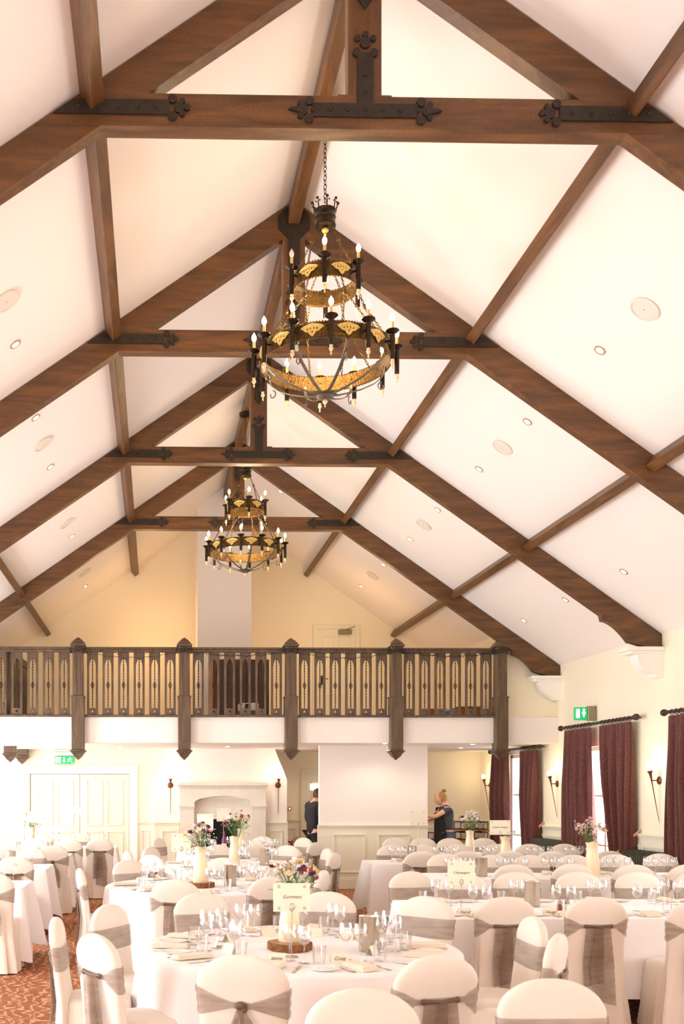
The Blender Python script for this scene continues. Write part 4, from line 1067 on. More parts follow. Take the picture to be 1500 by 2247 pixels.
def rect_table(x0, x1, y0, y1, label, clab, seed):
    t = thing('trestle_table', label, 'table', ((x0+x1)/2, (y0+y1)/2, 0), 0, 'long banquet tables'); hw, hd = (x1-x0)/2, (y1-y0)/2
    MB().bbox(-hw+.01, hw-.01, -hd+.01, hd-.01, .712, .738, .004).build('tabletop', M['oak'], t)
    for a in (-1, 1):
        for b in (-1, 1): MB().tube([(a*(hw-.15), b*(hd-.12), 0), (a*(hw-.15), b*(hd-.12), .712)], .018, 8).build('leg', M['hinge'], t)
    per = []; rc = .03
    def pt(s):  # perimeter point & outward normal by arc-length
        P = 4*(hw+hd); s = s % P
        if s < 2*hw: return Vector((-hw+s, -hd, 0)), Vector((0, -1, 0)), min(s, 2*hw-s)
        s -= 2*hw
        if s < 2*hd: return Vector((hw, -hd+s, 0)), Vector((1, 0, 0)), min(s, 2*hd-s)
        s -= 2*hd
        if s < 2*hw: return Vector((hw-s, hd, 0)), Vector((0, 1, 0)), min(s, 2*hw-s)
        s -= 2*hw
        return Vector((-hw, hd-s, 0)), Vector((-1, 0, 0)), min(s, 2*hd-s)
    P = 4*(hw+hd); n = int(P/.035); n -= n % 4; rnd = random.Random(seed); ph = rnd.uniform(0, 6); loops = []
    base = [pt(P*k/n) for k in range(n)]
    loops.append([Vector((0, 0, .742))]*n); loops.append([p*.98+Vector((0, 0, .742)) for p, _, _ in base]); loops.append([p*1.004+Vector((0, 0, .739)) for p, _, _ in base])
    for j in range(1, 11):
        f = j/10; l = []
        for k in range(n):
            p, nn, ds = base[k]; s = P*k/n; corner = max(0, 1-ds/.42)
            out = .012+f*(.03+.02*sin(s*7+ph)+.014*sin(s*13+ph*2))+.14*corner**1.5*f
            diag = Vector((math.copysign(1, p.x), math.copysign(1, p.y), 0)).normalized()
            d = (nn*(1-corner)+diag*corner); d.normalize()
            z = .735-(.56+.12*corner)*f
            l.append(Vector((p.x, p.y, 0))+d*out+Vector((0, 0, z)))
        loops.append(l)
    m_ = MB().loft(loops, cap=False); o = m_.build('tablecloth', M['cloth'], None, True, ((x0+x1)/2, (y0+y1)/2, 0)); tag(o, clab, 'tablecloth', 'white tablecloths')
RT = [(TC1, 'nearest round'), (TC3, 'second round'), (TC4, 'third round'), (TC5, 'rear round')]
for k, (c, l) in enumerate(RT): round_table(c, l+' banquet table under a white cloth, middle of the room', 'white floor-length cloth over the %s table in the middle of the room' % l, k*5)
RL = [((1.98, 5.6, 7.05, 8.3), 'first long right', 'first long table on the right'), ((2.86, 6.0, 10.2, 11.02), 'second long right', 'second long table on the right'),
      ((2.72, 5.9, 12.3, 13.1), 'third long right', 'third long table on the right'), ((3.3, 5.8, 13.95, 14.75), 'rear long right', 'rear long table on the right'),
      ((-3.3, -1.24, 9.4, 10.2), 'first left side', 'first side table on the left'), ((-3.3, -1.26, 11.55, 12.45), 'second left side', 'second side table on the left'),
      ((-3.3, -1.2, 13.8, 14.6), 'third left side', 'third side table on the left'), ((-3.3, -.62, 15.75, 16.6), 'fourth left side', 'fourth side table on the left')]
for k, (b, s_, l) in enumerate(RL): rect_table(*b, 'long table under white cloth, '+l, 'white draped cloth over the '+l, k*3+1)

# ------------------------------------------------------------------ tableware
ZT = .743
def proto(name, cat, parts, group):
    t = thing(name, 'x', cat, (0, 0, 0), 0, group)
    for nm, mb, m_, sm in parts: mb.build(nm, M[m_], t, sm)
    return First(t)
def single(mb, name, cat, m_, group, smooth=True):
    o = mb.build(name, M[m_], None, smooth); tag(o, 'clear %s' % cat, cat, group); return First(o)
wg = MB().lathe([(.001, .0), (.032, .001), (.032, .003), (.006, .007), (.0035, .015), (.0035, .085), (.008, .095), (.026, .112), (.036, .135), (.038, .155), (.034, .18), (.029, .2), (.028, .2), (.033, .178), (.0365, .155), (.0345, .137), (.024, .114), (.006, .1), (.001, .099)], 20)
WINE = single(wg, 'wine_glass', 'glass', 'glass', 'wine glasses')
fl = MB().lathe([(.001, 0), (.03, .001), (.03, .003), (.005, .006), (.0035, .06), (.012, .08), (.021, .12), (.023, .16), (.02, .205), (.019, .205), (.0215, .16), (.0195, .121), (.01, .083), (.001, .075)], 16)
FLUTE = single(fl, 'champagne_flute', 'glass', 'glass', 'champagne flutes')
tb = MB().lathe([(.001, .001), (.03, 0), (.031, .01), (.036, .105), (.0345, .105), (.0295, .012), (.001, .012)], 18)
TUMB = single(tb, 'tumbler', 'glass', 'glass', 'water tumblers')
nk = MB(); nk.bbox(-.05, .05, -.11, .11, .004, .012, .003).bbox(-.047, .047, -.105, .105, .012, .02, .003).bbox(-.043, .043, -.1, .1, .02, .027, .003)
nk.v = [(x+.004*sin(y*30), y, z+.003*sin(x*40+y*25)) for x, y, z in nk.v]
NAP = single(nk, 'napkin', 'napkin', 'napkin', 'folded napkins', False)
pt_ = MB().lathe([(.001, .002), (.05, .001), (.085, .012), (.086, .014), (.05, .006), (.001, .006)], 28)
PLATE = single(pt_, 'side_plate', 'plate', 'china', 'white side plates')
kn = MB().bbox(-.006, .006, -.11, -.01, .001, .005, .001).prism([(-.007, 0), (.007, 0), (.007, .002), (-.007, .002)], -.01, .1)
KNIFE = single(kn, 'table_knife', 'knife', 'silver', 'table knives', False)
fk = MB().bbox(-.004, .004, -.11, .04, .001, .004, .001).bbox(-.011, .011, .04, .06, .001, .004, .001)
for k in range(4): fk.box(-.011+.006*k, -.008+.006*k, .06, .1, .002, .004)
FORK = single(fk, 'table_fork', 'fork', 'silver', 'table forks', False)
cd = MB().prism([(-.02, 0), (.0, .045), (.02, 0), (.019, 0), (0, .043), (-.019, 0)], -.045, .045, rot('Z', pi/2))
side_of = {}
def setting(tc, ang, r, tl, seat, full=True, gl=2, rect=False):
    """ang: direction from the table centre to the seat"""
    rnd = random.Random(int(ang*10)+int(tc[0]*100)); u = Vector((cos(ang), sin(ang), 0)); v = Vector((-sin(ang), cos(ang), 0)); c = Vector((tc[0], tc[1], ZT)); rz = ang-pi/2
    P = lambda a, b, z=0: c+u*a+v*b+Vector((0, 0, z))
    L = ', %s, %s' % (seat, tl)
    NAP(P(r-.16, rnd.uniform(-.01, .01)), rz+rnd.uniform(-.2, .2), 'folded cream napkin'+L)
    if gl: WINE(P(r-.36, .12+rnd.uniform(-.01, .01)), rz, 'outer of two wine glasses'+L)
    if gl > 1: (FLUTE if 'left table' in tl else WINE)(P(r-.42, .04+rnd.uniform(-.015, .015)), rz, ('champagne flute' if 'left table' in tl else 'inner of two wine glasses')+L)
    if full:
        TUMB(P(r-.33, .21), rz, 'clear water tumbler'+L)
        PLATE(P(r-.18, -.2), rz, 'small white side plate'+L)
        KNIFE(P(r-.16, .12), rz, 'silver knife'+L); FORK(P(r-.16, -.085), rz, 'silver fork'+L)
    return P
seats1 = [(4.45, .39, 'front left seat'), (4.43, 1.25, 'front right seat'), (5.11, -.29, 'left front seat'), (6.43, -.29, 'left rear seat'), (5.78, -.56, 'left seat'), (7.13, .33, 'far left seat'), (7.21, 1.24, 'far right seat'), (6.88, 1.87, 'right rear seat'), (5.75, 2.18, 'right seat'), (5.06, 2.04, 'right front seat')]
cards = {'front left seat': 'Jenny', 'front right seat': 'Craig'}
def namecard(P, rz, word, label):
    t = thing('name_card', label, 'name card', P, rz, 'tent name cards')
    w_ = MB(); w_.grid(1, 1, lambda u, v: Vector(((u-.5)*.095, -.022+.022*v, .05*v))); w_.grid(1, 1, lambda u, v: Vector(((u-.5)*.095, .022-.022*v, .05*v)))
    w_.build('card', M['card'], t)
    if word: textmb(word, .028, tr(0, -.014, .024) @ rot('X', -math.atan(.44)), .0008, .35).build('handwriting', M['ink'], t)
for y, x, s_ in seats1:
    a = atan2(y-TC1[1], x-TC1[0]); P = setting(TC1, a, .9, 'nearest round table', s_)
    if s_ in cards: namecard(P(.55, -.02), 0, cards[s_], 'tent card with handwriting at the %s of the nearest round table' % s_)
    else: namecard(P(.46, -.04), a-pi/2, '', 'small white tent card at the %s of the nearest round table' % s_)
for tc, tn, angs in ((TC3, 'second round table', 8), (TC4, 'third round table', 7), (TC5, 'rear round table', 6)):
    dirs = ['front', 'front right', 'right', 'far right', 'far', 'far left', 'left', 'front left'] if angs == 8 else ['front', 'right front', 'right', 'far right', 'far left', 'left', 'left front'] if angs == 7 else ['front', 'right', 'far right', 'far', 'left', 'left front']
    for k in range(angs): setting(tc, -pi/2+2*pi*k/angs, .9, tn, dirs[k]+' seat', angs == 8)
# long tables: seats along both sides
def long_seats(x0, x1, y0, y1, tn, xs, full, cardword=None):
    for k, x in enumerate(xs):
        o_ = ['first', 'second', 'third', 'fourth', 'fifth', 'sixth'][k]+' place from left'
        P = setting((x, y0), -pi/2, 0.0, tn, 'near side, '+o_, full, 2)
        setting((x, y1), pi/2, 0.0, tn, 'far side, '+o_, full, 2)
        if cardword and k < 2: namecard((x-.1, y0+.2, ZT), 0, cardword[k], 'small tent card, %s, near side, %s' % (o_, tn))
long_seats(1.98, 5.6, 7.05, 8.3, 'first right table', [2.35, 2.98, 3.6, 4.2, 4.8], True, ['Darryl', 'Dougal'])
long_seats(2.86, 6, 10.2, 11.02, 'second right table', [3.25, 3.8, 4.3, 4.9, 5.4], False)
for y0, y1, tn, xs in ((12.3, 13.1, 'third right table', [3.15, 3.7, 4.3, 4.9, 5.4]), (9.4, 10.2, 'first left table', [-1.5, -2.0]), (11.55, 12.45, 'second left table', [-1.55, -2.1]), (13.8, 14.6, 'third left table', [-1.5, -2.05]), (15.75, 16.6, 'fourth left table', [-.95, -1.5, -2.1])):
    long_seats(0, 0, y0, y1, tn, xs, False)
# wine coolers
ck = MB().lathe([(.001, .002), (.055, 0), (.058, .01), (.058, .195), (.06, .2), (.057, .2), (.054, .19), (.054, .02), (.001, .02)], 32)
COOL = single(ck, 'wine_cooler', 'wine cooler', 'steel', 'steel wine coolers')
for x, y, l in ((1.21, 5.64, 'on the nearest round table'), (.72, 9.55, 'on the second round table'), (1.33, 12.15, 'on the third round table'), (2.95, 7.78, 'on the first right table'), (3.46, 10.55, 'on the second right table'), (-1.7, 11.9, 'on the second left table'), (3.3, 12.8, 'on the third right table')):
    COOL((x, y, ZT), 0, 'brushed steel cylinder wine cooler '+l)
# salt and pepper
for x, y, m_, l, nm in ((3.02, 7.42, 'rubber', 'dark pepper mill on the first right table', 'pepper_mill'), (3.08, 7.43, 'china', 'white salt mill beside the dark pepper mill on the first right table', 'salt_mill')):
    t = thing(nm, l, 'condiment', (x, y, ZT)); MB().lathe([(.001, 0), (.02, 0), (.02, .04), (.017, .05), (.017, .06), (.001, .06)], 14).build('body', M[m_ if m_ == 'china' else 'copper'], t, True); MB().lathe([(.017, .06), (.019, .065), (.018, .09), (.001, .094)], 14).build('cap', M['silver'], t, True)
# log slices, jugs, flowers
def log_slice(x, y, label, r=.12):
    t = thing('log_slice', label, 'log slice', (x, y, ZT), 0, 'round log slices under the jugs'); n = 28
    rr = [r*(1+.05*sin(3*a)+.03*sin(7*a+1)) for a in [2*pi*k/n for k in range(n)]]
    MB().loft([[Vector((q*(rr[k])*cos(2*pi*k/n), q*rr[k]*sin(2*pi*k/n), z)) for k in range(n)] for q, z in ((.98, 0), (1, .01), (1, .04), (.97, .045))]).build('bark', M['bark'], t, True)
    MB().loft([[Vector((q*(rr[k])*cos(2*pi*k/n), q*rr[k]*sin(2*pi*k/n), z)) for k in range(n)] for q, z in ((.96, .04), (.95, .047))]).build('cut_face', M['log'], t)
def jug(x, y, z, label, h=.30, rz=0, s=1.0):
    t = thing('enamel_jug', label, 'jug', (x, y, z), rz, 'cream enamel jugs'); n = 28; L = []
    for r_, f in ((.001, .0), (.062, 0), (.064, .02), (.060, .3), (.050, .62), (.042, .78), (.044, .88), (.052, .97), (.055, 1.0), (.051, 1.0), (.040, .88), (.038, .8)):
        l = []
        for k in range(n):
            a = 2*pi*k/n; sp = max(0, cos(a))**12*.03*max(0, (f-.85)/.15); l.append(Vector(((r_+sp)*s*cos(a), r_*s*sin(a), h*f+sp*.5)))
        L.append(l)
    MB().loft(L, cap=False).build('body', M['jug'], t, True)
    MB().tube([(-.04*s, 0, h*.92), (-.09*s, 0, h*.9), (-.11*s, 0, h*.7), (-.09*s, 0, h*.45), (-.055*s, 0, h*.35)], .007, 8).build('handle', M['jug'], t, True)
def flower_mb(r, seed):
    rnd = random.Random(seed); mb = MB()
    for lay, (n, tilt, s_) in enumerate(((7, .25, 1), (6, .7, .8), (4, 1.1, .55))):
        for k in range(n):
            a = 2*pi*k/n+lay*.4+rnd.uniform(-.1, .1); T_ = rot('Z', a) @ rot('Y', -tilt)
            mb.grid(3, 2, lambda u, v, T_=T_, s_=s_: T_ @ Vector((r*s_*u, (v-.5)*r*.75*sin(pi*min(.9, u+.12)), r*.15*u*u+abs(v-.5)*r*.15)))
    mb.ball((0, 0, r*.1), r*.22, 6, 4)
    return mb
FM = {}
def bouquet(x, y, z, label, cols, R=.12, H=.16, n=16, seed=0, leaves=26):
    rnd = random.Random(seed); t = thing('bouquet', label, 'flowers', (x, y, z), 0, 'bouquets in the cream jugs'); st = MB(); lf = MB(); sprig = MB()
    pts = []
    for k in range(n):
        a = rnd.uniform(0, 2*pi); rr = R*sqrt(rnd.uniform(.03, 1)); h = H*(1-.45*(rr/R)**2)*rnd.uniform(.75, 1.12); p = Vector((rr*cos(a), rr*sin(a)*.8, h)); pts.append(p)
        st.tube([(0, 0, -.1), (p.x*.4, p.y*.4, h*.4), p], .0018, 4)
        c = cols[k % len(cols)]; key = c
        if key not in FM:
            me = flower_mb(.028, len(FM)).mesh('bloom'); me.materials.append(M[c]); FM[key] = me
        o = bpy.data.objects.new('bloom', FM[key]); COL.objects.link(o); o.parent = t; o.location = p; s_ = rnd.uniform(.75, 1.25)
        o.scale = (s_, s_, s_); o.rotation_euler = (rnd.uniform(-.9, .9)-p.y*2, p.x*5+rnd.uniform(-.4, .4), rnd.uniform(0, 6))
    for k in range(leaves):
        a = rnd.uniform(0, 2*pi); rr = R*rnd.uniform(.1, .95); h = H*rnd.uniform(.0, .75); T_ = tr(rr*cos(a)*.8, rr*sin(a)*.7, h) @ rot('Z', a) @ rot('Y', -rnd.uniform(-.4, 1.2)); L = rnd.uniform(.035, .065)
        lf.grid(4, 2, lambda u, v, T_=T_, L=L: T_ @ Vector((L*u, (v-.5)*L*.38*sin(pi*min(.98, u+.05)), -L*.25*u*u+abs(v-.5)*.006)))
    for k in range(60):
        a = rnd.uniform(0, 2*pi); rr = R*sqrt(rnd.uniform(.1, 1.1)); h = H*rnd.uniform(.35, 1.05); sprig.ball((rr*cos(a), rr*sin(a)*.8, h), .0055, 5, 3)
    st.build('stems', M['leaf'], t); lf.build('leaves', M['leaf'], t); sprig.build('small_white_sprigs', M['fl_white'], t)['kind'] = 'stuff'
log_slice(.77, 5.70, 'thick round log slice under the jug on the nearest round table', .125)
jug(.77, 5.72, ZT+.047, 'cream enamel jug on the log slice of the nearest round table', .29, -1.9)
bouquet(.78, 5.72, ZT+.33, 'cream, purple and rust bouquet on the nearest round table', ['fl_cream', 'fl_purple', 'fl_white', 'fl_orange', 'fl_cream', 'fl_crimson', 'fl_white'], .17, .17, 30, 3)
log_slice(.43, 9.42, 'round log slice under the jug on the second round table', .13)
jug(.43, 9.42, ZT+.047, 'tall cream jug with green-leaved flowers on the second round table', .33, -1.9, 1.15)
bouquet(.43, 9.42, ZT+.36, 'leafy bouquet with dark purple and cream flowers on the second round table', ['fl_purple', 'fl_cream', 'fl_white', 'fl_pink', 'fl_purple'], .15, .22, 22, 5, 50)
jug(.98, 12.37, ZT, 'cream jug with tall crimson flowers on the third round table', .34, -1.9, 1.1)
bouquet(1.0, 12.37, ZT+.33, 'tall bouquet with crimson and white flowers before the hearth', ['fl_crimson', 'fl_white', 'fl_white', 'fl_crimson', 'fl_purple', 'fl_cream'], .19, .33, 34, 8, 40)
jug(1.27, 14.8, ZT, 'cream jug on the rear round table, behind the crimson flowers', .34, -1.9, 1.1)
bouquet(1.27, 14.8, ZT+.33, 'white sprig bouquet on the rear round table, half behind the crimson one', ['fl_white', 'fl_cream'], .15, .22, 14, 9, 20)
jug(4.62, 10.5, ZT, 'cream jug of pink flowers on the second right table', .36, -1.9, 1.25)
bouquet(4.60, 10.5, ZT+.35, 'bouquet of pink and cream carnations on the second right table', ['fl_pink', 'fl_cream', 'fl_pink', 'fl_white'], .16, .24, 30, 11, 30)
jug(4.40, 12.5, ZT, 'cream jug behind the sign on the third right table', .33, -1.9, 1.2)
bouquet(4.40, 12.5, ZT+.32, 'small bouquet hidden behind the sign on the third right table', ['fl_white', 'fl_cream'], .11, .14, 12, 12, 16)
jug(4.52, 14.3, ZT, 'cream jug with lilac and white flowers on the rear right table', .33, -1.9, 1.15)
bouquet(4.54, 14.3, ZT+.32, 'airy bouquet of white and lilac flowers near the serving trolley', ['fl_white', 'fl_white', 'fl_purple', 'fl_white'], .17, .28, 30, 13, 36)
jug(-1.98, 16.15, ZT, 'cream jug of white flowers on the fourth left table', .32, -1.9, 1.1)
bouquet(-1.95, 16.15, ZT+.30, 'white bouquet with green leaves before the double door', ['fl_white', 'fl_white', 'fl_cream'], .2, .26, 22, 15, 50)
# table signs
def table_sign(x, y, word, label, h=.33, w=.21, hh=.16, ts=.036, rz=0, z0=ZT):
    t = thing('table_sign', label, 'table sign', (x, y, z0), rz, 'cream table signs on metal stands')
    s_ = MB().lathe([(.001, 0), (.035, .001), (.035, .004), (.004, .009)], 20).tube([(0, 0, .004), (0, 0, h)], .0028, 6); s_.build('stand', M['silver'], t, True)
    MB().tube([(-.012, -.004, h+.02), (-.016, -.004, h+.035), (0, -.004, h+.045), (.016, -.004, h+.035), (.012, -.004, h+.02), (0, -.004, h)], .0025, 5, close=True).build('clip', M['silver'], t, True)
    c = MB().bbox(-w/2, w/2, -.001, .001, h, h+hh, .0004).build('card', M['card'], t)
    if word: textmb(word, ts, tr(0, -.0022, h+hh*.52), .0006, .35).build('lettering', M['ink'], c)
    for a in (-1, 1):
        for b in (.12, .88):
            f_ = MB()
            for k in range(5): q = 2*pi*k/5; f_.ball((a*(w/2-.03)+.006*cos(q), -.0018, h+hh*b+.006*sin(q)), .0038, 5, 3, (1, .15, 1))
            f_.build('corner_flourish', M['flourish'], c)
table_sign(.745, 5.45, 'Guinness', 'cream sign on a metal stand before the flowers of the nearest round table', .248, .20, .155, .028)
table_sign(2.29, 7.45, 'Champagne', 'cream sign on a metal stand at the left end of the first right table', .20, .205, .18, .026)
table_sign(.25, 9.5, '', 'cream sign beside the tall jug on the second round table', .33, .18, .17, .03, -.05)
table_sign(.62, 12.35, '', 'cream sign before the hearth, lower left of the two on the third round table', .42, .2, .2, .03, -.15)
table_sign(1.0, 14.6, '', 'cream sign before the hearth, upper right of the pair', .46, .2, .19, .03, .1)
table_sign(4.28, 12.35, 'Captain Morgan', 'cream two-word sign on a tall stand, third right table, before the far curtain', .36, .26, .18, .03)
table_sign(3.72, 14.1, '', 'cream sign on a tall stand in front of the woman in the apron', .42, .22, .21, .03)
table_sign(-1.9, 15.95, '', 'cream sign in front of the white flowers on the fourth left table', .40, .22, .18, .03)
table_sign(-1.3, 16.3, '', 'small cream sign right of the white flowers on the fourth left table', .5, .18, .14, .03)
# drinks bottle beside the hearth sign
t = thing('wine_bottle', 'dark purple bottle beside the signs on the rear round table', 'bottle', (1.02, 14.75, ZT)); MB().lathe([(.001, 0), (.036, 0), (.037, .01), (.037, .18), (.03, .21), (.014, .235), (.013, .3), (.001, .3)], 16).build('body', M['fl_purple'], t, True)
MB().lathe([(.0375, .05), (.0375, .13)], 16, cap=False).build('bottle_label', M['card'], t)

# ------------------------------------------------------------------ serving trolley with crockery behind the screen
t = thing('serving_table', 'long wooden serving table at the back right, stacked with crockery racks', 'table', (5.75, 18.6, 0))
MB().bbox(-.75, .5, -.3, .3, .70, .74, .005).build('tabletop', M['pine'], t)
for a in (-.7, .45):
    for b in (-.26, .26): MB().bbox(a-.025, a+.025, b-.025, b+.025, 0, .7, .004).build('leg', M['pine'], t)
for x, z, l in ((5.28, .74, 'left one on the serving table'), (5.88, .74, 'right one on the serving table'), (5.88, .93, 'upper one on the right of the serving table')):
    t = thing('crockery_rack', 'dark wire rack of white bowls, '+l, 'rack', (x, 18.55, z), 0, 'wire racks of white bowls'); r_ = MB()
    for zz in (.01, .14): r_.tube([(-.25, -.2, zz), (.25, -.2, zz), (.25, .2, zz), (-.25, .2, zz)], .009, 6, close=True)
    for a in (-.25, 0, .25):
        for b in (-.2, .2): r_.tube([(a, b, 0), (a, b, .145)], .008, 6)
    r_.build('wire_frame', M['cupboard'], t)
    for a in (-.16, 0, .16):
        for z2 in (.012, .065): MB().lathe([(.001, 0), (.035, .0), (.06, .02), (.075, .048), (.07, .048), (.055, .022), (.001, .008)], 16, tr(a, -.1, z2)).build('bowl', M['china'], t, True)
o = MB().bbox(-.27, .27, -.22, .22, 0, .02, .004).build('wooden_board', M['pine'], None, False, (5.88, 18.55, .905)); tag(o, 'pine board between the two right-hand crockery racks', 'board')
cupm = MB().lathe([(.001, 0), (.028, 0), (.042, .03), (.045, .065), (.041, .065), (.036, .03), (.001, .01)], 16)
CUP = single(cupm, 'teacup', 'cup', 'china', 'white cups above the racks')
for k, (x, z) in enumerate(((5.72, 1.09), (5.85, 1.09), (5.98, 1.09), (5.78, 1.157), (5.93, 1.157), (5.2, .895), (5.33, .895))):
    CUP((x, 18.45, z), 0, 'white cup above the crockery racks, '+['lower left of the right stack', 'lower middle of the right stack', 'lower right of the right stack', 'upper left of the right stack', 'upper right of the right stack', 'left of the pair on the left rack', 'right of the pair on the left rack'][k])
pl_ = MB().lathe([(.001, 0), (.2, 0), (.22, .006), (.001, .006)], 24); o = pl_.build('round_tray', M['china'], None, True, (5.85, 18.45, 1.083)); tag(o, 'white round tray under the cups on the right-hand racks', 'tray')
o = pl_.build('round_tray', M['china'], None, True, (5.27, 18.45, .888)); tag(o, 'white round tray under the two cups on the left rack', 'tray')

# ------------------------------------------------------------------ people
def skin(name, verts, edges, radii, m_, parent, root=0, sub=2, smooth=True):
    me = bpy.data.meshes.new(name); me.from_pydata(verts, edges, []); o = bpy.data.objects.new(name, me); COL.objects.link(o)
    md = o.modifiers.new('s', 'SKIN'); md.use_smooth_shade = True; sub_ = o.modifiers.new('u', 'SUBSURF'); sub_.levels = sub; sub_.render_levels = sub
    for i, r_ in enumerate(radii):
        rx, ry = r_ if isinstance(r_, tuple) else (r_, r_); me.skin_vertices[0].data[i].radius = (rx, ry); me.skin_vertices[0].data[i].use_root = (i == root)
    bpy.context.view_layer.update(); dg = bpy.context.evaluated_depsgraph_get(); m2 = bpy.data.meshes.new_from_object(o.evaluated_get(dg)); bpy.data.objects.remove(o)
    m2.materials.clear(); m2.materials.append(m_); m2.polygons.foreach_set('use_smooth', [True]*len(m2.polygons))
    q = bpy.data.objects.new(name, m2); COL.objects.link(q)
    if parent: q.parent = parent
    return q
def head_mb(c, s=1.0, face=(0, -1)):
    """ellipsoidal head with nose, chin and ears; face looks to `face`"""
    mb = MB(); a0 = atan2(face[1], face[0]); T_ = tr(*c) @ rot('Z', a0); n, m_ = 28, 20; L = []
    for j in range(m_+1):
        f = j/m_; z = -.118+.236*f; q = sqrt(max(0, 1-((z)/.119)**2)); l = []
        for k in range(n):
            a = 2*pi*k/n; rx = .095*q; ry = .076*q
            if z < -.02: rx *= 1-.25*(-z-.02)/.1*(1 if cos(a) < 0 else .25); ry *= 1-.35*(-z-.02)/.1
            x = rx*cos(a); y = ry*sin(a)
            if cos(a) > .6:
                w = (cos(a)-.6)/.4
                x += .024*math.exp(-((z+.022)/.018)**2)*w**6+.010*math.exp(-((z+.06)/.010)**2)*w**3+.012*math.exp(-((z+.098)/.016)**2)*w**2-.008*math.exp(-((z-.005)/.014)**2)*w**2
            l.append(T_ @ Vector((x, y, z))*1.0)
        L.append(l)
    mb.loft(L)
    for s_ in (-1, 1):
        mb.tube([T_ @ Vector((-.005+.016*cos(q), s_*(.074+.006*sin(q)), -.012+.03*sin(q))) for q in [2*pi*k/10 for k in range(10)]], .006, 6, close=True)
        mb.ball(T_ @ Vector((.083, s_*.03, .008)), .011, 8, 5)
    return mb
def hand_mb(w, d, s_=1, up=Vector((0, 0, 1))):
    d = Vector(d).normalized(); side = d.cross(up).normalized(); n = side.cross(d); w = Vector(w); mb = MB()
    mb.loft([[w+d*t_+side*hw*cos(a)+n*.013*sin(a) for a in [2*pi*k/12 for k in range(12)]] for t_, hw in ((-.02, .024), (0, .027), (.04, .038), (.085, .04), (.095, .03))])
    for k, ln in enumerate((.066, .078, .072, .055)):
        b = w+d*.085+side*(-.03+.02*k); mb.tube([b, b+d*ln*.45-n*.006, b+d*ln*.75-n*.02, b+d*ln*.92-n*.036], [.0088, .0085, .0075, .006], 7)
    b = w+d*.02+side*s_*.03; mb.tube([b, b+d*.03+side*s_*.022, b+d*.06+side*s_*.03-n*.01], [.011, .0095, .008], 7)
    return mb
# woman in profile, reaching left behind the screen wall
WX, WY = 5.02, 17.2
w = thing('person', 'woman with fair hair in a bun, dark tee, black apron and jeans', 'person', (WX, WY, 0))
# skeleton: facing -x
V = [(0, 0, .93), (-.0, 0, 1.08), (.005, 0, 1.25), (-.0, 0, 1.35), (-.03, 0, 1.42), (-.055, 0, 1.48), (-.02, -.16, 1.33), (-.24, -.17, 1.20), (-.46, -.13, 1.24), (-.02, .16, 1.33), (-.2, .17, 1.16), (-.44, .12, 1.13),
     (.0, -.09, .86), (.02, -.1, .48), (.05, -.1, .09), (-.06, -.11, .04), (.0, .09, .86), (-.04, .1, .48), (-.0, .1, .09), (-.11, .11, .04)]
Ed = [(0, 1), (1, 2), (2, 3), (3, 4), (4, 5), (3, 6), (6, 7), (7, 8), (3, 9), (9, 10), (10, 11), (0, 12), (12, 13), (13, 14), (14, 15), (0, 16), (16, 17), (17, 18), (18, 19)]
Rd = [(.12, .15), (.105, .125), (.11, .14), (.09, .12), .055, .05, .052, .042, .027, .052, .042, .027, .085, .058, .04, .035, .085, .058, .04, .035]
skin('body', V, Ed, Rd, M['skin'], w)
hd = head_mb((-.085, 0, 1.525), .95, (-1, .05)); q = rot('Y', -.30); hc = Vector((-.06, 0, 1.45)); hd.v = [tuple(hc+(q.to_3x3() @ (Vector(v)-hc))) for v in hd.v]
hd.build('head', M['skin'], w, True)
hm = MB().ball((-.062, 0, 1.553), .1, 20, 12, (1.02, .84, 1.0)); hm.v = [(x, y, z) for x, y, z in hm.v]
hb2 = MB()
for j in range(1):
    pass
L = []
for j in range(15):
    f = j/14; z = -.07+.175*f; q_ = sqrt(max(0.0004, 1-(max(z, -.03)/.107)**2)); l = []
    for k in range(26):
        a = 2*pi*k/26; fx = cos(a); rx = .103*q_; ry = .083*q_
        x = rx*fx
        lim = -.045-.0+.07*0 - (z*.35)
        x = max(x, -.058-z*.45 if z < .06 else -.2) if z < .07 else x
        l.append(Vector((x, ry*sin(a), z)))
    L.append(l)
hb2.loft(L); Th = tr(-.085, 0, 1.53) @ rot('Y', -.30); hb2.v = [tuple(Th @ Vector(v)) for v in hb2.v]
hair = hb2.build('hair', M['hair_f'], w, True)
bn = MB().ball((-.03, 0, 1.655), .036, 12, 8, (1.1, 1.05, .9)); bn.tube([(-.03+.03*cos(a), .03*sin(a), 1.65+.012*sin(2*a)) for a in [2*pi*k/14 for k in range(14)]], .013, 6, close=True); bn.build('hair_bun', M['hair_f'], w, True)
skin('tee_shirt', [(.0, 0, .86), (.0, 0, 1.08), (.01, 0, 1.25), (0, 0, 1.355), (-.02, 0, 1.395), (-.02, -.165, 1.34), (-.10, -.18, 1.27), (-.02, .165, 1.34), (-.10, .18, 1.26)], [(0, 1), (1, 2), (2, 3), (3, 4), (3, 5), (5, 6), (3, 7), (7, 8)],
     [(.15, .175), (.13, .15), (.135, .165), (.11, .14), .06, .066, .058, .066, .058], M['tee'], w)
skin('jeans', [(0, 0, .98), (.0, -.09, .84), (.02, -.1, .48), (.05, -.1, .09), (.0, .09, .84), (-.04, .1, .48), (-.0, .1, .09)], [(0, 1), (1, 2), (2, 3), (0, 4), (4, 5), (5, 6)], [(.128, .155), .098, .068, .055, .098, .068, .055], M['jeans'], w)
ap = MB()
ap.grid(14, 18, lambda u, v: (lambda a, z: Vector((-(.182+.012*sin(3*v))*cos(a)+.0, .215*sin(a), z)))((u-.5)*2.6*(1 if v > .42 else .62+.9*v), 1.27-.78*v))
